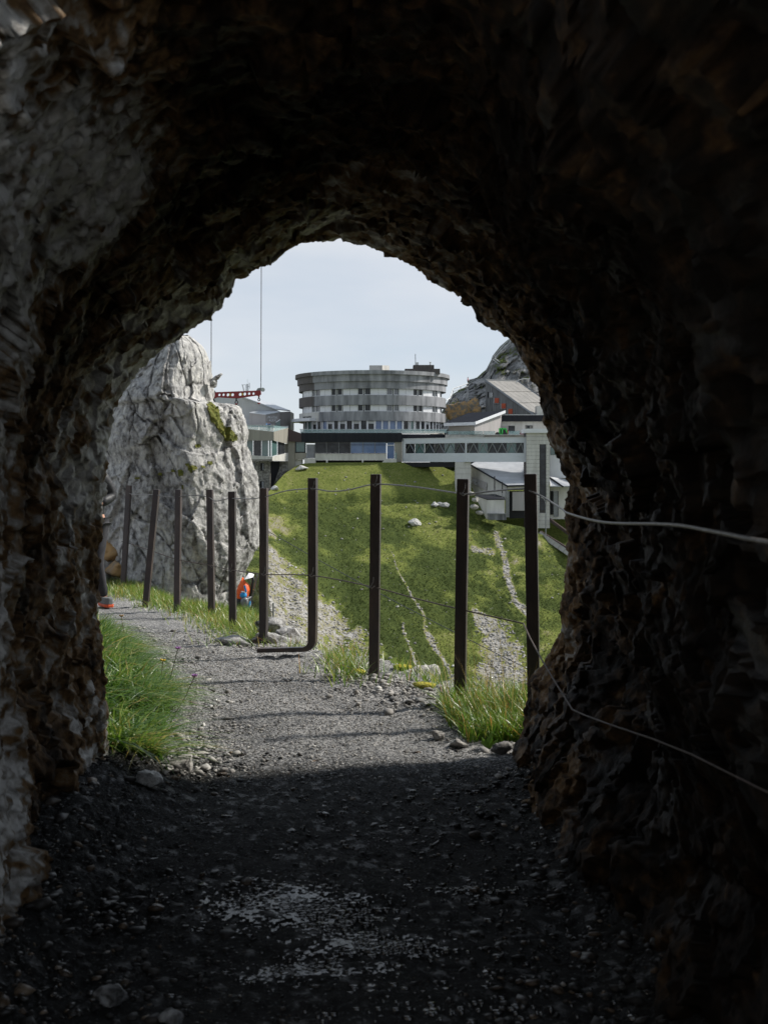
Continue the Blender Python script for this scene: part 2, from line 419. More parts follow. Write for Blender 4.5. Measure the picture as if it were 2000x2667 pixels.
ys = np.concatenate([np.arange(-7.5, 2.3, .12), 2.3 * np.exp(np.arange(0, math.log(22 / 2.3), .0042))])
xs = np.concatenate([np.arange(-9, -4.2, .12), np.arange(-4.2, -1.9, .04), np.arange(-1.9, 1.9, .0125), np.arange(1.9, 9, .2)])
X, YY = np.meshgrid(xs, ys, indexing='ij'); X = X.ravel(); YY = YY.ravel()
Z = ground_z(X, YY)
P3 = np.stack([X, YY, Z * 0], 1)
det = np.clip(6. / np.maximum(YY, 2), .3, 1.5)
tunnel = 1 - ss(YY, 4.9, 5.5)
xf = lerp_tab(YY, FENCE)
edge = np.clip(ss(X - xf, -.75, -.05) * ss(YY, 4.8, 5.6) + tunnel * (ss(X, .3, .8) + ss(-X, .6, 1.0)), 0, 1)
fa, fid = facet(P3 * np.array([1, 1, 1.]), 11., 3, .6, .5)
fb, fid2 = facet(P3, 30., 5, .5, .6)
low = fbm(P3 * 1.6, 3, 9); mid = fbm(P3 * 7, 3, 4); fine = fbm(P3 * 40, 2, 8)
Z = Z + low * .03 + mid * .012 + fb * .005 + fine * .004 + fa * .012 * (.25 + edge) + fb * .008 * edge
tone = .52 + .10 * low + .12 * (fid2 - .5) + .10 * mid
tone = tone + edge * (.18 + .3 * (fid - .5))
slab_patch = ss(fbm(P3 * np.array([1.2, 2.4, 1]), 3, 77), .15, .35)                 # worn asphalt patches
tone = np.where(slab_patch > 0, tone - .12 * slab_patch, tone)
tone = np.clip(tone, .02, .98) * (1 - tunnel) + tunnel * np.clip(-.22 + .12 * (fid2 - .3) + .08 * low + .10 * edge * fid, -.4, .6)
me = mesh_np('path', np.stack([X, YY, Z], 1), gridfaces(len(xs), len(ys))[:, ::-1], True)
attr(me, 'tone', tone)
wet = np.zeros(len(X))
for (wx_, wy_, rx_, ry_) in ((-.30, 3.58, .17, .15), (-.20, 3.42, .10, .08), (-.07, 3.27, .15, .06), (-.20, 3.13, .15, .05), (.30, 3.65, .10, .04)):
    wet = np.maximum(wet, (1 - ss(np.hypot((X - wx_) / rx_, (YY - wy_) / ry_) + .8 * mid, .3, 1.15)) * ss(fine + .7 * (fid2 - .5), -.05, .12))
wet = np.maximum(wet, tunnel * .55 * ss(fid2, .86, .9))
attr(me, 'wet', wet)
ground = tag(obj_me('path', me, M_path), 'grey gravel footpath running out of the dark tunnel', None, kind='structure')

# ------------------------------------------------------------------ the tunnel rock
OUT = [(238, 1800), (240, 1690), (236, 1600), (232, 1500), (225, 1400), (216, 1330), (212, 1270), (214, 1210), (222, 1150), (226, 1080), (229, 1010), (240, 930), (250, 885), (272, 842), (300, 800),
       (345, 762), (400, 727), (430, 702), (455, 690), (480, 660), (510, 606), (560, 580), (590, 566), (625, 536), (680, 522), (735, 520),
       (790, 534), (840, 553), (895, 574), (940, 607), (985, 636), (1020, 662), (1045, 703), (1085, 714), (1102, 735), (1130, 780), (1155, 830),
       (1170, 880), (1180, 930), (1195, 975), (1212, 1020), (1226, 1048), (1221, 1100), (1225, 1150), (1229, 1190), (1221, 1230), (1217, 1280),
       (1210, 1325), (1216, 1355), (1197, 1400), (1178, 1432), (1146, 1458), (1139, 1500), (1137, 1540), (1123, 1580), (1106, 1612), (1098, 1650), (1090, 1760)]
O = np.array(OUT, float) * 1.20555
seg = np.r_[0, np.cumsum(np.hypot(*np.diff(O, axis=0).T))]
NU = 620
uu = np.linspace(0, seg[-1], NU)
opx = np.interp(uu, seg, O[:, 0]); opy = np.interp(uu, seg, O[:, 1])
Ym = 4.9 + np.clip((opx - 270) / 1210, 0, 1) * .52
ox = (opx - CX) / F * Ym; oz = ZC - (opy - HZ) / F * Ym
def smooth(a, k):
    p = np.r_[np.full(k, a[0]), a, np.full(k, a[-1])]
    return np.convolve(p, np.ones(2 * k + 1) / (2 * k + 1), 'valid')
oxs, ozs = smooth(ox, 22), smooth(oz, 22)
uf = np.linspace(0, 1, NU)
rows = np.concatenate([np.arange(0, 2.9, .0105), np.arange(2.9, 5.2, .05), np.arange(5.2, 12.2, .16)])
# outward 2-D normal of the outline
tx, tz = np.gradient(oxs), np.gradient(ozs); ln = np.hypot(tx, tz) + 1e-9
nx, nzv = -tz / ln, tx / ln
if nx[NU // 4] > 0: nx, nzv = -nx, -nzv
VV = []
wob = fbm(np.stack([uf * 9, uf * 0, uf * 0], 1), 3, 51) * .25
for s in rows:
    k = float(ss(s, 0, .35)); e = .055 * float(ss(s, 0, .5)) + .02 * s
    x = ox * (1 - k) + oxs * k; z = oz * (1 - k) + ozs * k
    off = np.full(NU, e)
    off -= .17 * ss(s + wob, 1.75, 1.95) * ss(uf, .56, .62) * (1 - ss(uf, .82, .9))    # overhanging rib at upper right
    off -= .16 * ss(s + wob, 1.15, 1.5) * (1 - ss(uf, .30, .38)) + .05 * ss(s, .25, .5) * (1 - ss(uf, .2, .3))
    VV.append(np.stack([x + nx * off, Ym - s, z + nzv * off], 1))
V = np.array(VV)                                # rows x NU x 3
nr = len(rows)
Pf = V.reshape(-1, 3); sflat = np.repeat(rows, NU)
NX = np.tile(nx, nr); NZ = np.tile(nzv, nr)
q = Pf + .025 * np.stack([fbm(Pf * 3, 2, 61), fbm(Pf * 3, 2, 62), fbm(Pf * 3, 2, 63)], 1)
f1, i1 = facet(q * np.array([1, .8, 1]), 5.5, 21, .9, .45)
f2, i2 = facet(q * np.array([1, .7, 1]), 15., 33, .9, .5)
f3, i3 = facet(q, 38., 44, .8, .6)
lo_ = fbm(Pf * 1.3, 3, 70)
amp = .35 + .65 * ss(sflat, 0, .5)
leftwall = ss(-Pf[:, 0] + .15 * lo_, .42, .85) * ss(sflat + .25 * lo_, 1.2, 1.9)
d = lo_ * .11 * amp * ss(sflat, .05, .6) + f1 * .058 * ss(sflat, -.12, .6) + f2 * .024 * (.45 + .55 * amp) + f3 * .009 + fbm(Pf * 40, 2, 75) * .004
Pf = Pf + np.stack([NX, NZ * 0, NZ], 1) * d[:, None]
Pf[:, 1] += (f2 * .02 + f1 * .02) * amp
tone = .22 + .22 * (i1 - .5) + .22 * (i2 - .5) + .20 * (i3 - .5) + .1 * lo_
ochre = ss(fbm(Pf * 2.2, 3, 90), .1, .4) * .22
tone = tone + ochre + leftwall * (.76 + .5 * (i3 - .42) + .40 * fbm(Pf * 6, 3, 91))  # near left wall: grey rock, made paler to carry the light on it
tone = tone + ss(Pf[:, 1], 3.6, 4.9) * (.36 + .30 * (i2 - .4)) * (1 - .5 * ss(Pf[:, 0], .3, .8))  # warm bounce light near the mouth painted in as a lighter brown
tone = tone + .22 * ss(Pf[:, 1], 4.25, 4.8) * ss(-Pf[:, 0], .5, .9) * ss(Pf[:, 2], .9, 1.3)      # upper left jamb: ochre rock raised in tone so it looks lit
tone = tone - .16 * ss(Pf[:, 0], .1, .6) * (1 - .6 * ss(Pf[:, 1], 4.6, 5.2))      # shade put into the right wall's colour, less towards the mouth
# flare to the cliff face outside the mouth
K = 16
FL = []
for k in range(1, K + 1):
    r = (k / K) ** 1.7 * 7.0
    dx, dz = ox + .2, oz - 1.0; dl = np.hypot(dx, dz)
    px_, pz_ = ox + dx / dl * r, oz + dz / dl * r
    yy = Ym + .10 * (1 - math.exp(-r * 6)) + .03 * r
    FL.append(np.stack([px_, yy, pz_], 1))
FL = np.array(FL).reshape(-1, 3)
g1, j1 = facet(FL, 2.2, 25, .8, .5); g2, j2 = facet(FL, 7., 26, .8, .5)
rr_ = np.repeat(np.arange(1, K + 1) / K, NU)
FL[:, 1] += (g1 * .12 + g2 * .03) * ss(rr_, 0, .3)
allV = np.concatenate([FL.reshape(K, NU, 3)[::-1].reshape(-1, 3), Pf])
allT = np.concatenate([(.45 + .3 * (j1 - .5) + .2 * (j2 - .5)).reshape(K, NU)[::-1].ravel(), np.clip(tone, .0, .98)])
faces = gridfaces(K + nr, NU)
fc = allV[faces].mean(1)
hole = (fc[:, 0] > -.45) & ((fc[:, 0] > .345 * fc[:, 1] + .06) | (fc[:, 2] > 1.45 + .415 * fc[:, 1])) & (fc[:, 1] > -1.6) & (fc[:, 1] < 2.4) & (fc[:, 2] > .35)     # unseen opening in right wall and vault, shaped to light the left wall
faces = faces[~hole]
nV = len(allV)
cap = np.array([[0.0, allV[-NU:, 1].min() - .3, 1.0]])
last = (K + nr - 1) * NU + np.arange(NU - 1)
capf = np.stack([last, last + 1, np.full(NU - 1, nV), np.full(NU - 1, nV)], 1)
me = mesh_np('tunnel_rock', np.concatenate([allV, cap]), faces, False)
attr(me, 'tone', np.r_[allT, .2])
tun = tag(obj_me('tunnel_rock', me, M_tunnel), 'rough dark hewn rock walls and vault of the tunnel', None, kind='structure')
me2 = bpy.data.meshes.new('tunnel_end'); vs = [tuple(v) for v in allV[-NU:]] + [tuple(cap[0])]
me2.from_pydata(vs, [], [(i, i + 1, NU) for i in range(NU - 1)]); me2.update()
obj_me('tunnel_end', me2, MATS['ochre_rock'], tun)

# ------------------------------------------------------------------ rocks and gravel
def ico(sub):
    import bmesh
    bm = bmesh.new(); bmesh.ops.create_icosphere(bm, subdivisions=sub, radius=1)
    v = np.array([x.co[:] for x in bm.verts]); f = np.array([[y.index for y in x.verts] for x in bm.faces]); bm.free()
    return v, f
ICO1, ICO2, ICO4 = ico(1), ico(2), ico(4)

def clip_planes(dirs, K, seed, lo=.62, hi=1.0):
    """radius of a random convex polyhedron along unit directions (n, m, 3)"""
    r = np.random.default_rng(seed); n = dirs.shape[0]
    rad = np.full(dirs.shape[:2], 1.25)
    for k in range(K):
        nn = r.normal(size=(n, 3)); nn /= np.linalg.norm(nn, axis=1, keepdims=True)
        dd = r.uniform(lo, hi, n); dot = np.einsum('nmk,nk->nm', dirs, nn)
        rad = np.where(dot > .15, np.minimum(rad, dd[:, None] / np.maximum(dot, .15)), rad)
    return rad

def scatter(name, pts, sizes, tones, mat_, seed, flat=.6, base=ICO1):
    """many small broken stones as one mesh"""
    r = np.random.default_rng(seed); bv, bf = base; n = len(pts); m = len(bv)
    sc = sizes[:, None] * np.stack([r.uniform(.7, 1.3, n), r.uniform(.6, 1.1, n), r.uniform(.35, .8, n) * flat / .6], 1)
    a = r.uniform(0, 6.28, n); ti = r.normal(0, .35, n)
    jit = clip_planes(np.broadcast_to(bv[None], (n, m, 3)), 9, seed + 100, .5, 1.0) * (1 + r.uniform(-.06, .06, (n, m)))
    v = bv[None] * jit[..., None] * sc[:, None, :]
    y, z = v[..., 1].copy(), v[..., 2].copy()
    v[..., 1] = y * np.cos(ti)[:, None] - z * np.sin(ti)[:, None]; v[..., 2] = y * np.sin(ti)[:, None] + z * np.cos(ti)[:, None]
    x, y = v[..., 0].copy(), v[..., 1].copy()
    v[..., 0] = x * np.cos(a)[:, None] - y * np.sin(a)[:, None]; v[..., 1] = x * np.sin(a)[:, None] + y * np.cos(a)[:, None]
    v = v + pts[:, None, :]
    fcs = (bf[None] + (np.arange(n) * m)[:, None, None]).reshape(-1, 3)
    me = mesh_np(name, v.reshape(-1, 3), fcs, False)
    attr(me, 'tone', np.repeat(tones, m))
    return obj_me(name, me, mat_)

r = np.random.default_rng(5)
n = 6500
yv = 2.2 * np.exp(r.uniform(0, math.log(5.5 / 2.2), n)); xv = r.uniform(-1.25, 1.0, n)
edgeb = np.clip(np.abs(xv + .1) / 1.0, 0, 1)
keep = r.uniform(0, 1, n) < (.25 + .75 * edgeb)
xv, yv, eb = xv[keep], yv[keep], edgeb[keep]; n = len(xv)
sz = .004 + .010 * r.uniform(0, 1, n) ** 3 + .024 * r.uniform(0, 1, n) ** 9 * (.3 + eb) + .010 * eb * r.uniform(0, 1, n) ** 2
pz = ground_z(xv, yv) + sz * .05
o = scatter('gravel', np.stack([xv, yv, pz], 1), sz, np.clip(r.beta(1.2, 4.2, n) + .10 * eb, 0, 1), M_pebble, 6, .42)
tag(o, 'wet dark gravel strewn over the tunnel floor', 'gravel', kind='stuff')

n = 5200
yv = 5.0 + r.uniform(0, 1, n) ** 1.4 * 6.; side = r.uniform(0, 1, n) < .68
xf = lerp_tab(yv, FENCE)
xv = np.where(side, xf - np.abs(r.normal(0, .30, n)) + .12, -1.0 - np.clip(yv - 6, 0, 9) * .33 + r.normal(.1, .13, n))
al = r.uniform(0, 1, n) < .22
xv = np.where(al, r.uniform(-1.4, .8, n) - np.clip(yv - 6, 0, 9) * .4, xv)
sz = .005 + .013 * r.uniform(0, 1, n) ** 3 + .03 * r.uniform(0, 1, n) ** 10
sz = np.where(al, .005 + .007 * r.uniform(0, 1, n), sz)
kp = ~((yv > 7.6) & (yv < 8.75) & (xv > -1.25) & (xv < -.38)); xv, yv, sz = xv[kp], yv[kp], sz[kp]; n = len(xv)
o = scatter('gravel', np.stack([xv, yv, ground_z(xv, yv) + sz * .15 + .006], 1), sz, np.clip(r.normal(.5, .2, n), 0, 1), M_rub, 8, .4)
tag(o, 'pale limestone chippings along the sunlit path edges', 'gravel', kind='stuff')

r = np.random.default_rng(55)
n = 30000
yv = 2.6 * np.exp(r.uniform(0, 1, n) ** .8 * math.log(10.5 / 2.6)); xr_ = lerp_tab(yv, FENCE)
xl_ = np.where(yv < 5.2, -1.2, -1.05 - np.clip(yv - 6, 0, 9) * .38); xr_ = np.where(yv < 5.2, .9, np.minimum(xr_ + .1, .9))
xv = xl_ + (xr_ - xl_) * r.uniform(0, 1, n)
sz = (.0032 + .0035 * r.uniform(0, 1, n) ** 2) * np.clip(yv / 4.5, .8, 1.6)
zg = ground_z(xv, yv) + fbm(np.stack([xv, yv, xv * 0], 1) * 1.6, 3, 9) * .03 + fbm(np.stack([xv, yv, xv * 0], 1) * 7, 3, 4) * .012
out_m = yv > 4.9
OCT = (np.array([[1, 0, 0], [-1, 0, 0], [0, 1, 0], [0, -1, 0], [0, 0, 1], [0, 0, -1]], float), np.array([[0, 2, 4], [2, 1, 4], [1, 3, 4], [3, 0, 4], [2, 0, 5], [1, 2, 5], [3, 1, 5], [0, 3, 5]]))
for sel, m_, lab, sd_, tt in ((out_m, M_rub, 'fine grey grit bedded in the sunlit path', 56, r.normal(.42, .28, n)), (~out_m, M_pebble, 'fine wet black grit on the tunnel floor', 57, r.beta(1.3, 3.5, n))):
    o = scatter('grit', np.stack([xv, yv, zg + sz * .2], 1)[sel], sz[sel], np.clip(tt[sel], 0, 1), m_, sd_, .6, OCT); tag(o, lab, 'grit', kind='stuff')

# thin water films in the seep: level sheets that the stones poke through
for k_, (wx_, wy_, rx_, ry_, lab) in enumerate(((-.30, 3.58, .19, .16, 'broad wet film on the tunnel floor left of centre'), (-.06, 3.27, .17, .06, 'narrow wet film nearer the viewer at the centre of the floor'),
                                    (-.20, 3.12, .17, .05, 'nearest thin wet film on the tunnel floor'), (.31, 3.70, .09, .018, 'small bright wet film on the right half of the floor'))):
    gx, gy = np.meshgrid(np.linspace(wx_ - 1.6 * rx_, wx_ + 1.6 * rx_, 150), np.linspace(wy_ - 1.6 * ry_, wy_ + 1.6 * ry_, 110), indexing='ij'); gx = gx.ravel(); gy = gy.ravel()
    q3 = np.stack([gx, gy, gx * 0], 1)
    gz = ground_z(gx, gy) + fbm(q3 * 1.6, 3, 9) * .03 + fbm(q3 * 7, 3, 4) * .009
    msk = np.hypot((gx - wx_) / rx_, (gy - wy_) / ry_) + .9 * fbm(q3 * 14, 3, 93) + 1.7 * fbm(q3 * 85, 2, 94) < .78
    fq = gridfaces(150, 110); fq = fq[msk[fq].all(1)]
    us = np.unique(fq); rm = -np.ones(len(gx), int); rm[us] = np.arange(len(us))
    o = obj_me('puddle', mesh_np('puddle', np.stack([gx, gy, gz + .0045], 1)[us], rm[fq][:, ::-1], True), M_film); tag(o, lab, kind='structure')
# flat wet chips lying in the seep line; they mirror the bright mouth
r = np.random.default_rng(91)
cx_ = []
for (wx_, wy_, rx_, ry_, nn) in ((-.30, 3.60, .11, .10, 420), (-.16, 3.46, .12, .08, 170), (-.07, 3.27, .12, .035, 260), (-.20, 3.13, .11, .03, 190), (-.1, 3.9, .5, .35, 150), (.1, 3.3, .5, .3, 110), (.30, 3.72, .07, .015, 40), (-.1, 4.5, .5, .25, 120), (.2, 2.95, .25, .08, 120)):
    cx_.append(np.stack([r.normal(wx_, rx_, nn), r.normal(wy_, ry_, nn)], 1))
cx_ = np.concatenate(cx_); n = len(cx_)
an_ = np.arange(6) / 6 * 2 * math.pi
rad_ = (.0035 + .010 * r.uniform(0, 1, n) ** 3)[:, None] * r.uniform(.6, 1.2, (n, 6))
tx_, ty_ = r.normal(0, .05, n), r.normal(-.05, .06, n)
lx, ly = rad_ * np.cos(an_) * 1.5, rad_ * np.sin(an_)
zt_ = ground_z(cx_[:, 0], cx_[:, 1]) + fbm(np.stack([cx_[:, 0], cx_[:, 1], cx_[:, 0] * 0], 1) * 1.6, 3, 9) * .03 + .0045
tp_v = np.stack([cx_[:, :1] + lx, cx_[:, 1:] + ly, zt_[:, None] + lx * tx_[:, None] + ly * ty_[:, None]], 2)
bt_v = tp_v + np.array([0, 0, -.012]); ct_v = tp_v.mean(1, keepdims=True)
vv_ = np.concatenate([tp_v, bt_v, ct_v], 1).reshape(-1, 3); b_ = (np.arange(n) * 13)[:, None]
tri_ = []
for k in range(6):
    k2 = (k + 1) % 6
    tri_ += [b_ + np.array([k, k2, 12]), b_ + np.array([k, k + 6, k2]), b_ + np.array([k2, k + 6, k2 + 6])]
o = obj_me('gravel', mesh_np('gravel', vv_, np.concatenate(tri_)), M_wetchip); tag(o, 'flat wet stone chips glinting along the seep on the tunnel floor', 'gravel', kind='stuff')

def rock(name, label, c, size, seed, mat_=M_boulder, cat='rock', sink=.3, tone0=.5):
    v, f = ICO4
    p = v * np.array(size)
    w = p + np.array([seed * 3.1, seed * 1.7, 0])
    s0 = 1.6 / max(size)
    a, ia = facet(w, s0, seed, .8, .5); b, ib = facet(w, s0 * 3.5, seed + 5, .8, .5)
    rad = clip_planes(v[None], 9, seed, .48, 1.0)[0]
    p = p * (rad * (1 + .16 * a + .07 * b + .05 * fbm(w * s0 * 6, 4, seed)))[:, None] * 1.1
    me = mesh_np(name, p, f, False)
    attr(me, 'tone', np.clip(tone0 + .2 * (ia - .5) + .2 * (ib - .5), 0, 1))
    o = obj_me(name, me, mat_, None, (c[0], c[1], c[2] + size[2] * (1 - sink)))
    return tag(o, label, cat)

def at_ground(px, py):
    """ground point seen at a pixel"""
    Y = 4.0
    for _ in range(40):
        p = P(px, py, Y); zg = float(ground_z(p[0], Y))
        dz = ZC - zg
        Y = .5 * Y + .5 * (dz * F / max(py - HZ, 1))
    return P(px, py, Y)

def G(x, Y): return (x, Y, float(ground_z(x, Y)))
rock('rock', 'upright white rock topping the outcrop behind the bent-foot posts', G(-.84, 10.1), (.12, .11, .15), 3, sink=.2)
rock('rock', 'grey wedge of the outcrop left of the white upright rock', G(-1.0, 10.0), (.13, .10, .09), 5, tone0=.42)
rock('rock', 'right sloping slab of the outcrop at the fence brink', G(-.68, 9.75), (.13, .11, .13), 7)
rock('rock', 'small fractured block in the middle of the outcrop', G(-.82, 9.65), (.08, .07, .07), 9, tone0=.38)
rock('rock', 'flat pale block lowest in the outcrop near the path', G(-.95, 9.55), (.15, .09, .07), 13)
rock('rock', 'block of grey rock wedged at the foot of the bent post', G(-1.2, 9.35), (.14, .08, .045), 17, tone0=.42)
rock('rock', 'pointed white rock between the two tallest posts near the drop', G(.27, 7.75), (.14, .12, .12), 23, tone0=.6)
rock('rock', 'brown angular stone at the root of the right grass tuft', G(.27, 5.72), (.036, .032, .028), 29, M_rub)
rock('rock', 'flat tan stone beside the right grass tuft', G(.36, 5.55), (.042, .034, .026), 31, M_rub)
rock('rock', 'dark stone under the right tunnel jamb', G(.56, 5.42), (.036, .034, .034), 37, M_rub, tone0=.15)
rock('rock', 'reddish brown stone under the left grass bank', G(-.90, 5.10), (.06, .045, .035), 41, M_rub)
rock('rock', 'white glistening stone at the left tunnel wall foot', G(-.98, 4.70), (.05, .04, .03), 43, tone0=.75)
rock('rock', 'large grey stone on the tunnel floor near the lower left corner', G(-.70, 2.95), (.045, .04, .024), 47, tone0=.22)
rock('rock', 'small pale stone on the tunnel floor beside the large grey stone', G(-.52, 2.83), (.028, .026, .016), 49, tone0=.28)
rock('rock', 'brown stone in the dark lower right of the tunnel floor', G(.86, 2.93), (.06, .05, .035), 53, M_rub, tone0=.2)
# reddish stones at the roots of the boulder
for k, (x_, Y_, s_) in enumerate([(-4.02, 15.9, .26), (-3.72, 15.6, .2), (-4.2, 15.2, .22), (-3.86, 15.25, .17), (-3.62, 15.35, .15)]):
    rock('rock', ['largest ochre stone heaped at the boulder foot behind the hiker', 'upper rust red stone beside the boulder', 'leftmost pale ochre stone of the heap',
                  'lower rust stone under the ochre heap', 'small rust stone touching the boulder'][k], (x_, Y_, [-.05, .12, -.2, -.3, -.15][k]), (s_, s_, s_ * .8), 60 + k, M_ochre)

M_lichen = mat('yellow_moss', (.42, .36, .03), (.20, .20, .03), rough=.95, scale=25, bump=1., bscale=60)
for k, (px_, py_, sx_, lab) in enumerate([(1046, 1742, .07, 'golden moss cushion right of the post by the white rock'), (932, 1755, .05, 'yellow moss cushion left of the middle tall post'), (1100, 1790, .08, 'brown and yellow moss patch at the brink beyond the rubble'), (1162, 1832, .06, 'small yellow moss patch beside the tallest post')]):
    g_ = at_ground(px_, py_); v, f = ICO2
    p = v * np.array([sx_, sx_ * .8, .022]); p = p * (1 + .35 * fbm(v * 2.5, 3, 300 + k))[:, None]
    o = obj_me('moss_cushion', mesh_np('moss_cushion', p, f, True), M_lichen, None, (g_[0], g_[1], g_[2] + .012)); tag(o, lab, 'moss')

# ------------------------------------------------------------------ boulder tower at the left
BL = [(878, 440, 495), (900, 400, 525), (930, 365, 540), (965, 320, 546), (1000, 290, 548), (1040, 262, 556), (1049, 255, 562), (1054, 252, 616), (1064, 245, 629), (1100, 230, 640), (1130, 222, 646),
      (1160, 216, 642), (1200, 240, 648), (1250, 222, 664), (1300, 215, 673), (1360, 210, 677), (1420, 208, 672), (1460, 210, 656), (1500, 215, 634), (1540, 218, 618), (1590, 222, 604), (1680, 225, 596)]
BL = np.array(BL, float)
NVb, NAb = 330, 420
pyv = np.linspace(879, 1680, NVb)
lf = np.interp(pyv, BL[:, 0], BL[:, 1]); rt = np.interp(pyv, BL[:, 0], BL[:, 2])
lf = smooth(lf, 3); rt = smooth(rt, 1)
Yb = 15.6
ang = np.linspace(0, 2 * math.pi, NAb, endpoint=False)
PB = np.zeros((NVb, NAb, 3))
for i in range(NVb):
    l_, r_ = lf[i], rt[i]
    xl, xr = (l_ - CX) / F * Yb, (r_ - CX) / F * Yb
    w = (xr - xl)
    z = ZC - (pyv[i] - HZ) / F * Yb
    fr = .66 + .05 * math.sin(i * .02)
    xc = xl + w * fr
    dpt = min(.9, .25 + w * .42)
    # closed cross-section: left tip, front ridge, right tip, back (rounded polygon)
    key = np.array([[xl, Yb + .25], [xl + w * .3, Yb - dpt * .5], [xc, Yb - dpt * .95], [xl + w * .88, Yb - dpt * .45], [xr, Yb + .12], [xl + w * .8, Yb + dpt * 1.2], [xl + w * .3, Yb + dpt * 1.3]])
    kk = np.vstack([key, key[:1]]); sg = np.r_[0, np.cumsum(np.hypot(*np.diff(kk, axis=0).T))]
    t = ang / (2 * math.pi) * sg[-1]
    X_ = np.interp(t, sg, kk[:, 0]); Y_ = np.interp(t, sg, kk[:, 1])
    kw = 10; Xp = np.r_[X_[-kw:], X_, X_[:kw]]; Yp = np.r_[Y_[-kw:], Y_, Y_[:kw]]; ker = np.ones(2 * kw + 1) / (2 * kw + 1)
    PB[i, :, 0] = np.convolve(Xp, ker, 'valid'); PB[i, :, 1] = np.convolve(Yp, ker, 'valid'); PB[i, :, 2] = z
cen = PB.mean(1, keepdims=True); dirv = PB - cen; dirv[..., 2] = 0; dirv /= np.linalg.norm(dirv, axis=2, keepdims=True) + 1e-9
pf = PB.reshape(-1, 3); dv = dirv.reshape(-1, 3)
# strata run down to the left: shear the noise space
qs = np.stack([pf[:, 0] + .45 * pf[:, 2], pf[:, 1], .55 * pf[:, 2] - .3 * pf[:, 0]], 1)
qs = qs + .035 * np.stack([fbm(pf * 2, 3, 1), fbm(pf * 2, 3, 2), fbm(pf * 2, 3, 3)], 1)
a1, k1 = facet(qs, 1.5, 7, .8, .6); a2, k2 = facet(qs, 4.2, 8, .9, .5); a3, k3 = facet(qs, 12., 9, .8, .5)
rid = 1 - np.abs(fbm(qs * 2.3, 4, 30)); ridf = 1 - np.abs(fbm(qs * 7, 3, 31))
a0, k0 = facet(qs, .75, 6, .9, .5)
def cracks(Q, seed):
    Qi = np.floor(Q).astype(np.int64); d1 = np.full(len(Q), 9e9); d2 = d1.copy()
    for dx in (-1, 0, 1):
        for dy in (-1, 0, 1):
            for dz in (-1, 0, 1):
                c_ = Qi + np.array([dx, dy, dz]); fp = c_ + np.stack([_h(c_[:, 0], c_[:, 1], c_[:, 2], seed + k) for k in (1, 2, 3)], 1)
                dd_ = np.sqrt(((Q - fp) ** 2).sum(1)); d2 = np.minimum(d2, np.maximum(d1, dd_)); d1 = np.minimum(d1, dd_)
    return d2 - d1
wq = qs + .05 * np.stack([fbm(pf * 6, 3, 81), fbm(pf * 6, 3, 82), fbm(pf * 6, 3, 83)], 1)
ck = (1 - ss(cracks(wq * np.array([1.6, 1.6, 1.0]), 85), .0, .05)) * ss(fbm(pf * .9, 2, 86), -.25, .2); ck2 = (1 - ss(cracks(wq * np.array([5, 5, 3.2]), 87), .0, .07)) * ss(fbm(pf * 1.3, 2, 88), 0., .35)
dd = a0 * .12 + a1 * .085 + a2 * .05 + a3 * .022 + fbm(qs * 14, 4, 33, .65) * .012 - ck * .035 - ck2 * .012
wtop = ss(pyv, 875, 960); dd = dd * np.repeat(.35 + .65 * wtop, NAb)
pf2 = pf + dv * np.array([.45, 1, 1]) * dd[:, None]; pf2[:, 2] += a2 * .03
crack = ss(ridf, .95, .995) * .28 * ss(fbm(pf * 1.1, 2, 39), -.1, .4) + ss(rid, .965, .998) * .35
tone = .50 + .22 * (k0 - .5) + .16 * (k1 - .5) + .14 * (k2 - .5) + .10 * (k3 - .5) - .34 * ck - .16 * ck2
# moss where it grows in the photo's clefts
mpx = np.array([(548, 1056), (556, 1075), (562, 1092), (575, 1112), (590, 1130), (597, 1140)]); mdots = [(516, 1160, 9), (500, 1222, 14), (488, 1212, 9), (470, 1232, 12), (450, 1226, 9), (412, 1238, 8), (545, 1205, 8), (528, 1215, 8), (360, 1245, 8), (475, 1268, 7)]
ppx = CX + F * pf[:, 0] / pf[:, 1]; ppy = HZ - (pf[:, 2] - ZC) / pf[:, 1] * F
dm = np.full(len(pf), 9e9)
for a_, b_ in zip(mpx[:-1], mpx[1:]):
    ab = b_ - a_; tt = np.clip(((ppx - a_[0]) * ab[0] + (ppy - a_[1]) * ab[1]) / (ab @ ab), 0, 1)
    dm = np.minimum(dm, np.hypot(ppx - a_[0] - tt * ab[0], ppy - a_[1] - tt * ab[1]) / 15)
for (a_, b_, r__) in mdots: dm = np.minimum(dm, np.hypot(ppx - a_, (ppy - b_) * 1.3) / r__)
moss = (dm + .45 * fbm(pf * 14, 3, 40) < .8) & (dv[:, 1] < .3)
topz = np.vstack([pf2, [[cen[0, 0, 0], cen[0, 0, 1], pf2[:NAb, 2].mean() + .04]]])
base0 = Vector((float(cen[-1, 0, 0]), float(cen[-1, 0, 1]), float(pf2[:, 2].min())))
ff = gridfaces(NVb, NAb)
j = np.arange(NVb - 1); wrapf = np.stack([j * NAb + NAb - 1, (j + 1) * NAb + NAb - 1, (j + 1) * NAb, j * NAb], 1)
ff = np.concatenate([ff, wrapf])
fm = moss[ff].sum(1) >= 3
bould = thing('boulder', base0, 'tall pale grey limestone boulder towering behind the fence', 'boulder')
me = mesh_np('rock_face', pf2 - np.array(base0), ff[~fm][:, ::-1], False); attr(me, 'tone', np.clip(tone, 0, 1))
obj_me('rock_face', me, M_boulder, bould, base0)
capm = bpy.data.meshes.new('rock_crest'); ring = [tuple(v - np.array(base0)) for v in pf2[:NAb]]; top = tuple(topz[-1] - np.array(base0))
capm.from_pydata(ring + [top], [], [(i, (i + 1) % NAb, NAb) for i in range(NAb)]); capm.update()
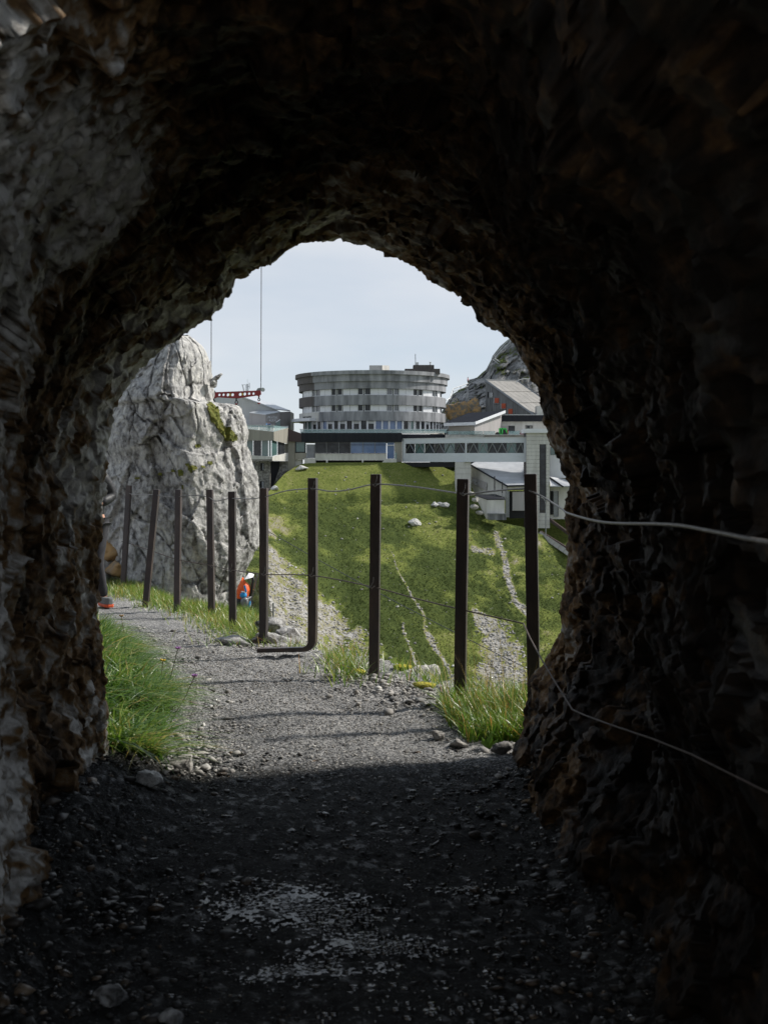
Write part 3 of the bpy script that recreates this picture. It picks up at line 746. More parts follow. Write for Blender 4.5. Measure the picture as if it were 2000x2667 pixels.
attr(capm, 'tone', np.full(NAb + 1, .45)); obj_me('rock_crest', capm, M_boulder, bould, base0)
mv = pf2 + dv * (.012 + .025 * np.abs(fbm(pf * 30, 2, 44)))[:, None] - np.array(base0)
used = np.unique(ff[fm]); remap = -np.ones(len(mv), int); remap[used] = np.arange(len(used))
me = mesh_np('moss', mv[used], remap[ff[fm]][:, ::-1], True); mo = obj_me('moss', me, M_moss, bould, base0); mo['label'] = 'olive moss growing in the clefts'; mo['kind'] = 'stuff'
# the small horn sticking out of the ridge on its right side
c = P(556, 992, 15.5)
v, f = ICO4
p = v * np.array([.055, .09, .085]); p[:, 0] += np.where(v[:, 2] > .2, .09 * v[:, 2], 0)
h1, hi = facet(p + 5, 22, 4, .9, .5); p = p * (1 + .35 * h1)[:, None]
me = mesh_np('rock_horn', p + np.array(c) - np.array(base0), f); attr(me, 'tone', .3 + .3 * hi); obj_me('rock_horn', me, M_boulder, bould, base0)

# ------------------------------------------------------------------ grass
def blades(name, pts, length, width, lean, droop, tones, seed, label, segs=3, bias=(0, 0)):
    r = np.random.default_rng(seed); n = len(pts)
    L = length * r.uniform(.55, 1.2, n); wd = width * r.uniform(.7, 1.3, n)
    az = r.uniform(0, 6.283, n); d0 = np.stack([np.cos(az), np.sin(az)], 1) * (lean * r.uniform(.2, 1.2, n))[:, None] + np.array(bias) * r.uniform(.4, 1.2, n)[:, None]
    sidev = np.stack([-np.sin(az + r.normal(0, .6, n)), np.cos(az + r.normal(0, .6, n))], 1)
    k = segs; verts = []
    for i in range(k + 1):
        t = i / k
        hz = d0 * (L * (t * .5 + droop * t * t))[:, None]
        z = L * (t - droop * .55 * np.linalg.norm(d0, axis=1) * t * t)
        w = wd * (1 - t) ** .7 * .5
        c_ = np.column_stack([pts[:, 0] + hz[:, 0], pts[:, 1] + hz[:, 1], pts[:, 2] + z])
        s_ = np.column_stack([sidev * w[:, None], np.zeros(n)])
        verts += [c_ - s_, c_ + s_] if i < k else [c_]
    m = 2 * k + 1
    Vv = np.stack(verts, 1)
    quads = [[2 * i, 2 * i + 1, 2 * i + 3, 2 * i + 2] for i in range(k - 1)] + [[2 * k - 2, 2 * k - 1, 2 * k, 2 * k]]
    fs = [tuple(qv[:3]) if qv[2] == qv[3] else tuple(qv) for qv in quads]
    Fall = []
    b = np.arange(n) * m
    tri = []
    for fc_ in fs:
        fc_ = np.array(fc_)
        if len(fc_) == 4:
            tri.append(b[:, None] + fc_[[0, 1, 2]]); tri.append(b[:, None] + fc_[[0, 2, 3]])
        else: tri.append(b[:, None] + fc_)
    me = mesh_np(name, Vv.reshape(-1, 3), np.concatenate(tri), True)
    attr(me, 'tone', np.clip(np.repeat(tones, m) + np.tile(np.linspace(-.04, .08, m), n), 0, 1))
    return tag(obj_me(name, me, M_grass), label, 'grass', kind='stuff')

r = np.random.default_rng(21)
# left bank
n = 16000
yv = r.uniform(5.02, 8.6, n); xl = -1.12 - np.clip(yv - 6, 0, 9) * .35 + .06 * np.sin(yv * 5) - .05 * np.sin(yv * 13)
xv = xl - np.abs(r.normal(0, .28, n)) - .01
cl = fbm(np.stack([xv * 6, yv * 6, yv * 0], 1), 2, 14)
kp = r.uniform(0, 1, n) < .55 + .9 * cl
xv, yv, cl = xv[kp], yv[kp], cl[kp]
pt = np.stack([xv, yv, ground_z(xv, yv) - .01], 1)
blades('grass', pt, .215, .0115, .95, 1.0, np.clip(r.normal(.34, .22, len(xv)) + .35 * cl, .0, .88), 3, 'long drooping green grass on the bank at the left of the tunnel mouth', 4, (.45, -.25))
# right tuft
n = 3600
yv = r.uniform(5.62, 6.55, n); xv = .36 + r.uniform(0, 1, n) ** .8 * .52 - (yv - 5.6) * .05
xv = xv + .14 * np.clip(6.0 - yv, 0, 1)
tn = np.where(r.uniform(0, 1, n) < .12, r.uniform(.8, 1, n), np.clip(r.normal(.46, .15, n), .1, .8))
blades('grass', np.stack([xv, yv, ground_z(xv, yv) - .01], 1), .19, .0075, .85, .6, tn, 4, 'upright green and rusty grass tuft at the right tunnel jamb', 4, (-.1, -.1))
n = 40; yv = r.uniform(5.8, 6.5, n); xv = r.uniform(.35, .85, n)
blades('grass', np.stack([xv, yv, ground_z(xv, yv)], 1), .48, .004, .5, .3, np.full(n, .86), 5, 'thin dry straw stalks rising above the right grass tuft', 4)
# fringe along the fence
n = 16000
yv = 7.0 + r.uniform(0, 1, n) * 8.5; xf = lerp_tab(yv, FENCE)
xv = xf + r.normal(.10, .22, n)
cl = fbm(np.stack([xv * 3, yv * 3, yv * 0], 1), 3, 15)
xb = lerp_tab(yv, BRINK)
kp = (cl + ss(yv, 8.3, 11) * .5 + r.normal(0, .12, n) > .22) & (xv < xb + .25) & ~((yv > 7.7) & (yv < 8.9) & (xv > -1.2) & (xv < -.42))
xv, yv, cl = xv[kp], yv[kp], cl[kp]; n = len(xv)
blades('grass', np.stack([xv, yv, ground_z(xv, yv) - .01], 1), .15, .007, .9, .6, np.clip(r.normal(.60, .16, n), .1, .95), 6, 'straw and green grass fringe along the fence posts')
n = 7000
yv = r.uniform(12, 19, n); xf = lerp_tab(yv, FENCE); xb = lerp_tab(yv, BRINK); t = r.uniform(0, 1, n); xv = xf * (1 - t) + xb * t
blades('grass', np.stack([xv, yv, ground_z(xv, yv) - .01], 1), .17, .009, .9, .6, np.clip(r.normal(.5, .15, n), .1, .9), 7, 'green grass on the shelf at the boulder foot')

def flower(px, py, base, label, m_, stalk):
    b = Vector(base); t = Vector(P(px, py, base[1] - .02))
    th = thing('wildflower', b, label, 'flower')
    MB().tube([b, b.lerp(t, .5) + Vector((.02, 0, .02)), t], .0022, 5).obj('stem', stalk, th)
    mbb = MB(); rr = random.Random(px)
    for k in range(7):
        a = k * .9; d_ = Vector((math.cos(a), math.sin(a) * .6, .5 + .4 * rr.random())) * .016
        mbb.tube([t, t + d_ * .6, t + d_], [.003, .006, .001], 5)
    mbb.obj('flower_head', m_, th)
    return th
M_stem = mat('flower_stem', (.16, .10, .03), (.10, .11, .03), rough=.7)
flower(507, 1762, G(-1.12, 5.95), 'purple wildflower leaning out from the left grass bank', M_flower, M_stem)
flower(464, 1690, G(-1.25, 6.3), 'pink wildflower bud above the left grass bank', M_flower, M_stem)
flower(425, 1722, G(-1.3, 6.4), 'small yellow wildflower in the left grass bank', M_flowery, M_stem)
flower(317, 1606, G(-1.75, 7.6), 'brown seed head on a thin stem by the left jamb', M_ochre, M_stem)
mbb = MB()
b = Vector(G(.50, 5.5))
for k, (dx, dz) in enumerate([(.02, .10), (-.03, .07), (.05, .06)]):
    t = b + Vector((dx, -.02, dz)); mbb.prism([b, b + Vector((dx * .5 - .016, 0, dz * .5)), t, b + Vector((dx * .5 + .016, 0, dz * .5))], (0, .002, 0))
tag(mbb.obj('leafy_weed', mat('leaf', (.16, .32, .03), (.12, .25, .02), rough=.5)), 'bright green broad leaves at the right jamb foot', 'weed')

# ------------------------------------------------------------------ fence
POSTS = [  # base px,py, top px,py, Y
    (282, 1480, 284, 1262, 16.6), (322, 1520, 337, 1264, 14.7), (379, 1588, 409, 1275, 12.75), (462, 1590, 466, 1275, 12.3), (552, 1605, 547, 1275, 11.8),
    (607, 1632, 605, 1280, 10.7), (687, 1682, 688, 1271, 9.4), (815, 1706, 815, 1245, 8.4), (974, 1765, 979, 1235, 7.42), (1197, 1850, 1206, 1247, 6.48), (1391, 1895, 1381, 1234, 6.05)]
fence = thing('fence', P(815, 1706, 8.4), 'brown steel post fence with two slack wires along the path', 'fence')

def sweep(path, wdir, w, d):
    """rectangular section swept along a path; w is across wdir"""
    path = [Vector(p) for p in path]; wdir = Vector(wdir).normalized(); rings = []
    for i, p in enumerate(path):
        t = (path[min(i + 1, len(path) - 1)] - path[max(i - 1, 0)]).normalized()
        u = (wdir - t * wdir.dot(t)).normalized(); q = t.cross(u)
        dd_ = d[i] if hasattr(d, '__len__') else d
        rings.append([p + u * (w / 2 * a) + q * (dd_ / 2 * b) for a, b in ((-1, -1), (1, -1), (1, 1), (-1, 1))])
    m = MB(); n = len(rings)
    fs = [(3, 2, 1, 0), tuple((n - 1) * 4 + k for k in range(4))]
    for i in range(n - 1):
        for k in range(4): fs.append((i * 4 + k, i * 4 + (k + 1) % 4, (i + 1) * 4 + (k + 1) % 4, (i + 1) * 4 + k))
    return m.add([v for R in rings for v in R], fs)

for i, (bx, by, tx_, ty_, Y) in enumerate(POSTS):
    b, t = Vector(P(bx, by, Y)), Vector(P(tx_, ty_, Y))
    a = math.radians(-14 + (i % 3) * 2)
    wd = Vector((math.cos(a), math.sin(a), 0))
    if i in (6, 7):
        ext = .34 if i == 7 else .22; b = b + Vector((0, 0, .045))
        path = [t]
        for k in range(6): path.append(t.lerp(b, (k + 1) / 7))
        R_ = .07
        fd = Vector((-1, -.03 if i == 7 else -.2, -.02)).normalized()
        for k in range(1, 7):
            an = k / 6 * math.pi / 2
            path.append(b + fd * (R_ * (1 - math.cos(an))) + Vector((0, 0, R_ * (1 - math.sin(an)))))
        path.append(b + fd * (R_ + ext))
        m_ = sweep(path, (0.25, 1, 0), .055, [.062] * 7 + list(np.linspace(.060, .032, 6)) + [.03])
    else:
        b2_ = b + (b - t).normalized() * .25
        m_ = sweep([t, t.lerp(b2_, .5), b2_], wd, .066, .05)
    m_.obj('post', M_steel, fence, bevel=.006)
sw = [(200, 1262), (291, 1273.5), (331, 1282), (350, 1288.5), (406, 1289), (445, 1295), (503.6, 1290), (543, 1295), (562, 1305), (597, 1298.5), (649, 1299.5), (673, 1297), (700, 1291.6), (748, 1278), (813, 1273), (859, 1279.5), (907, 1276), (970, 1262), (1037, 1263.6), (1110, 1272), (1182, 1283), (1216, 1287), (1278, 1279.5), (1356, 1273), (1375, 1277), (1413, 1294)]
pxk = np.array([p[2] for p in POSTS], float); Yk = np.array([p[4] for p in POSTS]) - .03
def wire_pts(pts, inside):
    w = [P(x, y, float(np.interp(x, pxk, Yk)) if x <= 1385 else 5.9) for x, y in pts] + [P(*q) for q in inside]
    w = [Vector(p) for p in w]; out_ = []
    for i in range(len(w) - 1):                       # Catmull-Rom through the picked points
        p0, p1, p2, p3 = w[max(i - 1, 0)], w[i], w[i + 1], w[min(i + 2, len(w) - 1)]
        for k in range(6):
            t = k / 6
            out_.append(.5 * ((2 * p1) + (p2 - p0) * t + (2 * p0 - 5 * p1 + 4 * p2 - p3) * t * t + (3 * p1 - p0 - 3 * p2 + p3) * t ** 3))
    return out_ + [w[-1]]
MB().tube(wire_pts(sw, [(1462, 1325, 5.3), (1480, 1337, 4.9), (1570, 1360, 3.75), (1740, 1366, 2.75), (1860, 1385, 2.3), (2000, 1413, 1.95), (2300, 1460, 1.5)]), .0047, 8).obj('top_wire', M_wire, fence, True)
lw = [(200, 1390), (272, 1402), (322, 1411), (388, 1432), (459, 1456), (551, 1473), (600, 1484), (673, 1494), (700, 1496.5), (813, 1499), (963, 1527), (1076, 1557), (1182, 1583), (1363, 1624)]
wl_ = [Vector(p) for p in wire_pts(lw, [])]
tail = [P(1363, 1624, 6.0), P(1378, 1658, 5.7), P(1413, 1723, 5.15), P(1450, 1784, 4.7), P(1490, 1848, 4.2), P(1520, 1862, 3.95), P(1590, 1888, 3.5), P(1700, 1925, 3.0), P(1800, 1965, 2.65), P(1990, 2060, 2.2), P(2200, 2140, 1.9)]
MB().tube(wl_ + [Vector(p) for p in tail], [.0042] * len(wl_) + list(np.linspace(.004, .0022, len(tail))), 8).obj('lower_wire', M_wire2, fence, True)
for (px_, py_, Y) in [(601, 1483, 10.64), (552, 1473, 11.74), (812, 1497, 8.34), (968, 1526, 7.36), (687, 1494, 9.34), (815, 1271, 8.34), (977, 1261, 7.36), (1206, 1285, 6.42)]:
    a = Vector(P(px_, py_ + 3, Y)); m_ = MB()
    m_.tube([a + Vector((-.015, 0, 0)), a + Vector((0, -.012, .012)), a + Vector((.01, -.014, .035)), a + Vector((.012, -.01, .065))], .0018, 5)
    m_.tube([a + Vector((-.02, 0, .01)), a + Vector((0, -.014, -.008)), a + Vector((.02, -.004, .008))], .0018, 5)
    m_.obj('tie_wire', M_wire, fence)
# loose foot bar lying in the path further on
a, b = Vector(P(491, 1640, 11.0)), Vector(P(545, 1640, 11.0))
o = sweep([a + Vector((0, 0, -.05)), a + Vector((.02, 0, -.01)), a + Vector((.05, 0, 0)), b], (0, 1, 0), .05, .05).obj('steel_foot', M_steel)
tag(o, 'short brown steel foot bar lying flush in the path', 'steel bar')
# galvanised net on thin posts below the bent posts
nf = thing('net_fence', P(712, 1605, 14.5), 'dark wire net sagging on a short stake beyond the bent posts', 'net')
MB().tube([P(712, 1570, 14.5), P(712, 1625, 14.5)], .012, 6).obj('stake', M_grey, nf)
MB().prism([P(690, 1500, 14.3), P(709, 1612, 14.4), P(690, 1600, 14.3), P(660, 1590, 14.4), P(640, 1485, 14.8)], (0, .006, 0)).obj('mesh_sheet', M_net, nf)

# ------------------------------------------------------------------ pack with hood beside the boulder
Yp = 14.3
pk = thing('carrier_backpack', P(640, 1600, Yp), 'orange and blue carrier pack with white hood beside the boulder', 'backpack')
def zp(u, v): return 600 + u / 10.37, 1470 + v / 10.37          # from the zoomed view
def pp(u, v, dY=0.): return P(*zp(u, v), Yp + dY)
MB().tube([pp(625, 350), pp(615, 450), pp(590, 600), pp(570, 740), pp(540, 830), pp(490, 860), pp(400, 850, .1)], .016, 8).obj('frame', M_black, pk, True)
mm = MB()
hp = [pp(480, 275, .02), pp(625, 345, 0), pp(540, 375, -.12), pp(370, 415, -.1)]; mm.prism(hp, (0, .14, .02)); mm.obj('hood', M_whfab, pk, bevel=.01)
def blob(name, c, size, m_, parent, seed=1, amp=.12):
    v, f = ICO2; p = v * np.array(size); p = p * (1 + amp * fbm(v * 2.2, 2, seed))[:, None]
    me = mesh_np(name, p + np.array(c) - np.array(WLOC[parent.name]), f, True)
    return obj_me(name, me, m_, parent, WLOC[parent.name])
c = pp(340, 740); blob('jacket', c, (.085, .09, .155), M_orfab, pk, 3, .3)
c = pp(255, 880); blob('sleeve', c, (.05, .06, .11), M_orfab, pk, 5, .3)
MB().bar(pp(385, 570, -.10), pp(430, 740, -.12), .022, .02).obj('strap', M_blue, pk)
MB().bar(pp(300, 735, -.1), pp(440, 760, -.11), .012, .012).obj('reflective_strip', M_whfab, pk)
c = pp(355, 830, -.08); blob('blue_pouch', c, (.045, .05, .04), M_blue, pk, 7)
c = pp(350, 490); blob('collar', c, (.022, .03, .055), M_navy, pk, 8)
c = pp(350, 1040); blob('lower_bag', c, (.12, .10, .14), M_black, pk, 9, .25)
c = pp(390, 1020, -.1); blob('grey_pouch', c, (.055, .04, .07), M_grey, pk, 10)
mm = MB(); mm.prism([pp(535, 975, -.1), pp(540, 1120, -.1), pp(450, 1290, -.1), pp(430, 1280, -.1), pp(460, 1080, -.1)], (0, .08, 0)); mm.obj('blue_panel', M_blue, pk, bevel=.006)
mm = MB(); mm.prism([pp(570, 870, -.1), pp(540, 985, -.1), pp(470, 1080, -.1), pp(450, 1000, -.1)], (0, .05, 0)); mm.obj('side_panel', M_grey, pk)
MB().tube([pp(570, 870, -.12), pp(480, 935, -.14), pp(410, 965, -.12)], .006, 6).obj('buckle_strap', M_whfab, pk)
MB().tube([pp(650, 690), pp(610, 665), pp(530, 680), pp(480, 695)], .004, 6).obj('cord', M_yellow, pk)
MB().tube([pp(735, 280, .1), pp(700, 420, .1), pp(650, 640, .1), pp(590, 900, .1), pp(560, 1010, .1)], .010, 6).obj('pole', M_grey, pk)
c = pp(260, 1130); blob('base_bag', c, (.09, .09, .10), M_black, pk, 11, .2)

# ------------------------------------------------------------------ people
def skin_obj(name, joints, edges, mat_, parent, base, sub=2):
    me = bpy.data.meshes.new(name)
    me.from_pydata([tuple(Vector(j[:3]) + Vector(base) - Vector(WLOC[parent.name])) for j in joints], edges, []); me.update()
    o = obj_me(name, me, mat_, parent, WLOC[parent.name])
    md = o.modifiers.new('skin', 'SKIN'); md.use_smooth_shade = True
    for i, j in enumerate(joints):
        me.skin_vertices[0].data[i].radius = (j[3], j[3] if len(j) < 5 else j[4])
    me.skin_vertices[0].data[0].use_root = True
    sb = o.modifiers.new('sub', 'SUBSURF'); sb.levels = sub; sb.render_levels = sub
    return o

def person(base, label, h, mats, pose, rotz=0., group=None, detail=True):
    """joints in a frame whose origin is on the ground between the feet; pose overrides joint positions"""
    th = thing('person', base, label, 'person', group)
    J = {'pelvis': (0, 0, .95), 'waist': (0, 0, 1.08), 'chest': (0, 0, 1.30), 'neck': (0, 0, 1.48), 'head0': (0, -.01, 1.56), 'head1': (0, -.03, 1.66), 'head2': (0, -.02, 1.73),
         'lsh': (-.19, 0, 1.42), 'lel': (-.25, .02, 1.13), 'lwr': (-.24, -.10, .90), 'lhd': (-.24, -.13, .83),
         'rsh': (.19, 0, 1.42), 'rel': (.25, .02, 1.13), 'rwr': (.24, -.10, .90), 'rhd': (.24, -.13, .83),
         'lhip': (-.10, 0, .90), 'lkn': (-.11, -.02, .50), 'lan': (-.11, .02, .10), 'lto': (-.12, -.15, .04),
         'rhip': (.10, 0, .90), 'rkn': (.11, -.02, .50), 'ran': (.11, .02, .10), 'rto': (.12, -.15, .04)}
    J.update(pose); k = h / 1.75
    Rm = Matrix.Rotation(rotz, 3, 'Z'); J = {a: tuple(Rm @ (Vector(b) * k)) for a, b in J.items()}
    def chain(keys): return keys
    def mk(names, links, rad):
        return [(*J[n_], rad[n_] * k) for n_ in names], [(names.index(a), names.index(b)) for a, b in links]
    rad = dict(pelvis=.125, waist=.115, chest=.14, neck=.055, head0=.07, head1=.095, head2=.07, lsh=.062, rsh=.062, lel=.045, rel=.045, lwr=.032, rwr=.032, lhd=.036, rhd=.036,
               lhip=.085, rhip=.085, lkn=.058, rkn=.058, lan=.042, ran=.042, lto=.04, rto=.04)
    links = [('pelvis', 'waist'), ('waist', 'chest'), ('chest', 'neck'), ('neck', 'head0'), ('head0', 'head1'), ('head1', 'head2'), ('chest', 'lsh'), ('lsh', 'lel'), ('lel', 'lwr'), ('lwr', 'lhd'),
             ('chest', 'rsh'), ('rsh', 'rel'), ('rel', 'rwr'), ('rwr', 'rhd'), ('pelvis', 'lhip'), ('lhip', 'lkn'), ('lkn', 'lan'), ('lan', 'lto'), ('pelvis', 'rhip'), ('rhip', 'rkn'), ('rkn', 'ran'), ('ran', 'rto')]
    names = list(J)
    jj, ee = mk(names, links, rad); skin_obj('body', jj, ee, mats['skin'], th, base, 2 if detail else 1)
    up = ['pelvis', 'waist', 'chest', 'neck', 'lsh', 'lel', 'lwr', 'rsh', 'rel', 'rwr']
    ru = {a: b + .028 for a, b in rad.items()}; ru['neck'] = .07
    jj, ee = mk(up, [l_ for l_ in links if l_[0] in up and l_[1] in up], ru); skin_obj('jacket', jj, ee, mats['top'], th, base, 2 if detail else 1)
    dn = ['pelvis', 'lhip', 'lkn', 'lan', 'rhip', 'rkn', 'ran']
    ru = {a: b + .012 for a, b in rad.items()}
    jj, ee = mk(dn, [l_ for l_ in links if l_[0] in dn and l_[1] in dn], ru); skin_obj('trousers', jj, ee, mats['legs'], th, base, 2 if detail else 1)
    B = Vector(base)
    v, f = ICO2
    hc = B + Vector(J['head1']) + Vector((0, 0, .03 * k)) + Rm @ Vector((0, .02 * k, 0)); p = v[:] * np.array([.10, .115, .105]) * k
    me = mesh_np('hair', p + np.array(hc - WLOC[th.name]), f, True); obj_me('hair', me, mats['hair'], th, WLOC[th.name])
    for s in 'lr':
        a = Vector(J[s + 'an']); t = Vector(J[s + 'to']); dr = (t - a); dr.z = 0; dr = dr.normalized(); sdv = Vector((-dr.y, dr.x, 0))
        for nm, z0, z1, m_, gr in (('shoe', .03, .105, mats['shoe'], 0), ('sole', 0, .034, mats['sole'], .006)):
            q = []
            for (al_, sd_) in ((-.07, -.036), (.02, -.046), (.14, -.048), (.19, -.02), (.19, .02), (.14, .048), (.02, .046), (-.07, .036)):
                q.append(B + Vector((a.x, a.y, J[s + 'an'][2] - .10 * k)) + dr * ((al_ + (gr if al_ > 0 else -gr)) * k) + sdv * ((sd_ + math.copysign(gr, sd_)) * k) + Vector((0, 0, z0 * k)))
            MB().prism(q, (0, 0, (z1 - z0) * k)).obj(nm, m_, th, bevel=.012 * k)
    if detail:
        for s, sg in (('l', -1), ('r', 1)):
            wr, hd = Vector(J[s + 'wr']), Vector(J[s + 'hd']); dv_ = (hd - wr).normalized(); sdv = dv_.cross(Vector((0, 0, 1))).normalized()
            for q in range(4):
                a = B + hd + sdv * ((q - 1.5) * .018); L = (.075, .085, .08, .06)[q]
                MB().tube([a, a + dv_ * L * .5, a + dv_ * L * .9 + Vector((0, 0, -.015))], [.010, .009, .006], 6).obj('finger', mats['skin'], th, True)
            a = B + wr.lerp(hd, .5) - sdv * .03
            MB().tube([a, a - sdv * .02 + dv_ * .03, a - sdv * .022 + dv_ * .06], [.011, .010, .007], 6).obj('thumb', mats['skin'], th, True)
        MB().tube([B + Vector(J['head1']) + Rm @ Vector((0, -.095, .0)), B + Vector(J['head1']) + Rm @ Vector((0, -.118, -.03))], [.008, .014], 6).obj('nose', mats['skin'], th, True)
    return th

hb = P(240, 1577, 12.5); hb = (hb[0], hb[1], float(ground_z(hb[0], 12.5)) + .0)
person(hb, 'hiker in black jacket and grey trousers half hidden by the left jamb', 1.75,
       dict(skin=M_skin, top=M_jacket, legs=M_trouser, hair=M_hair, shoe=M_shoe, sole=M_sole),
       {'rel': (.215, .06, 1.26 - .02), 'rwr': (.12, -.12, 1.17), 'rhd': (.09, -.16, 1.14), 'rsh': (.13, 0, 1.47), 'rkn': (.075, -.06, .52), 'ran': (.10, .14, .12), 'rto': (.165, .05, .05),
        'lkn': (-.13, -.14, .52), 'lan': (-.15, -.18, .10), 'lto': (-.2, -.32, .04)}, 0)

# ------------------------------------------------------------------ hillside below the hotel
gpx = np.array([-400, 400, 690, 760, 900, 1200, 1300, 1480, 2400], float)
gpy = np.array([1205, 1292, 1400, 1500, 1780, 2400], float)
#            py: 1205  1292   1400   1500   1780  2400
GD = np.array([[196, 178, 160, 140, 112, 84],     # px -400
               [196, 180, 160, 142, 114, 86],
               [197, 183, 165, 146, 120, 92],
               [197.5, 186, 170, 153, 127, 97],
               [197, 186, 173, 161, 138, 106],
               [197, 187, 175, 164, 143, 110],
               [203, 188, 177, 166, 145, 112],
               [212, 193, 179, 168, 147, 114],
               [240, 210, 188, 172, 150, 116]], float)
NPX, NPY = 420, 430
hx = np.concatenate([np.linspace(-400, 560, 40)[:-1], np.linspace(560, 1520, NPX), np.linspace(1520, 2400, 40)[1:]])
hy = np.concatenate([np.linspace(1205, 1830, NPY), np.linspace(1830, 2400, 60)[1:]])
def hill_depth(px, py):
    A = np.array([np.interp(py, gpy, GD[i]) for i in range(len(gpx))])       # gpx x n
    i = np.clip(np.searchsorted(gpx, px) - 1, 0, len(gpx) - 2); t = np.clip((px - gpx[i]) / (gpx[i + 1] - gpx[i]), 0, 1); t = t * t * (3 - 2 * t)
    n_ = np.arange(len(px))
    return A[i, n_] * (1 - t) + A[i + 1, n_] * t
HX, HY = np.meshgrid(hx, hy, indexing='ij'); HX = HX.ravel(); HY = HY.ravel()
# lawn's top edge: falls away left of the terrace and under the lower station
TOP = np.array([(-400, 1420), (560, 1330), (680, 1300), (705, 1275), (740, 1235), (775, 1212), (800, 1205), (1100, 1204), (1150, 1215), (1190, 1232), (1225, 1262), (1250, 1310), (1275, 1350), (1310, 1362), (1360, 1372), (1480, 1420), (2400, 1500)], float)
topy = np.interp(HX, TOP[:, 0], TOP[:, 1])
HYc = topy + (HY - 1205) * (2400 - topy) / (2400 - 1205)
D_ = hill_depth(HX, HYc)
hv = np.stack([(HX - CX) / F * D_, D_, ZC - (HYc - HZ) / F * D_], 1)
SCR = [([(690, 1420), (730, 1500), (790, 1590), (860, 1660), (930, 1730), (980, 1800)], [16, 50, 74, 80, 76, 70]), ([(700, 1560), (760, 1640), (800, 1700)], [30, 30, 30]),
       ([(1010, 1430), (1040, 1490), (1085, 1580), (1120, 1660), (1160, 1740), (1190, 1800)], [1, 2, 4, 6, 7, 9]), ([(1045, 1620), (1065, 1680), (1090, 1730)], [3, 4, 4]),
       ([(1290, 1395), (1305, 1440), (1325, 1500), (1345, 1560), (1370, 1600)], [12, 8, 11, 13, 12]), ([(1235, 1590), (1290, 1650), (1310, 1720), (1310, 1800)], [8, 42, 66, 85]),
       ([(1230, 1430), (1280, 1440)], [10, 10]), ([(690, 1380), (720, 1400)], [10, 8])]
sc = np.zeros(len(HX))
wx = HX + 14 * fbm(np.stack([HX * .02, HYc * .02, HX * 0], 1), 3, 12); wy = HYc
for pts_, wd_ in SCR:
    for (a_, b_), (w0, w1) in zip(zip(pts_[:-1], pts_[1:]), zip(wd_[:-1], wd_[1:])):
        a_ = np.array(a_, float); b_ = np.array(b_, float); ab = b_ - a_
        tt = np.clip(((wx - a_[0]) * ab[0] + (wy - a_[1]) * ab[1]) / (ab @ ab), 0, 1)
        dd_ = np.hypot(wx - a_[0] - tt * ab[0], wy - a_[1] - tt * ab[1]) / (w0 * (1 - tt) + w1 * tt)
        sc = np.maximum(sc, 1 - ss(dd_ + .5 * fbm(np.stack([HX * .06, HYc * .06, HX * 0], 1), 3, 13), .45, 1.25))
hn = fbm(hv * .45, 4, 18); hn2 = fbm(hv * 1.6, 3, 19); hn3 = fbm(hv * .12, 3, 20)
patch = ss(hn2 + hn * .8 + .5 * hn3, .05, .4)
sc = np.clip(sc - .6 * ss(hn + hn2 * .7, .12, .45) * (sc > 0), 0, 1)
lawn = 1 - ss(HYc + 10 * hn, 1270, 1310)
tone = .08 + .10 * hn2 + .12 * hn + .14 * hn3
tone = np.where(lawn > 0, tone * (1 - lawn) + lawn * (.36 + .10 * hn + .06 * hn2), tone)
dry = ss(hn3 + .25 * hn, .0, .35) * (1 - lawn) * .24
erod = ss(HX, 1180, 1260) * (1 - ss(HX, 1400, 1440)) * ss(hn + .5 * hn2, -.1, .3) * .2
lefty = (1 - ss(HX, 700, 780)) * ss(hn, -.1, .3) * .25
tone = np.clip(tone + dry + erod + lefty, 0, .62) * (1 - sc) + sc * (.72 + .4 * hn2)
hv[:, 2] += (hn * .45 + hn2 * .09 + fbm(hv * 4, 2, 23) * .07) * (1 - .6 * lawn) * (.55 + .45 * (1 - sc)) * ss(HY, 1206, 1235)
step = np.exp(-((HYc - 1300 - 6 * hn) / 9) ** 2) * ((HX > 690) & (HX < 1180))
hv[:, 2] -= step * .5
me = mesh_np('hillside', hv, gridfaces(len(hx), len(hy)), True); attr(me, 'tone', tone)
tag(obj_me('hillside', me, M_hill), 'steep green alpine slope with grey scree below the hotel', None, kind='structure')
# ground sheet that carries the summit plateau and falls away to the far horizon
mm = bpy.data.meshes.new('ground')
N_ = 48; ringr = [0, 40, 90, 160, 400, 1500, 6000, 22000]; ringz = [-.9, -.9, -4, -45, -260, -900, -1500, -1600]
vs = []; fs = []
for k, (rr, zz) in enumerate(zip(ringr, ringz)):
    for a in range(N_):
        an = a / N_ * 2 * math.pi; vs.append((12 + rr * 1.0 * math.cos(an), 262 + rr * (.70 if rr < 300 else 1.) * math.sin(an), zz if rr > 10 else -.9))
for k in range(len(ringr) - 1):
    for a in range(N_): fs.append((k * N_ + a, k * N_ + (a + 1) % N_, (k + 1) * N_ + (a + 1) % N_, (k + 1) * N_ + a))
mm.from_pydata(vs, [], fs); mm.update(); attr(mm, 'tone', np.full(len(vs), .3))
tag(obj_me('ground', mm, M_hill), 'summit ground falling away towards the far valleys', None, kind='structure')

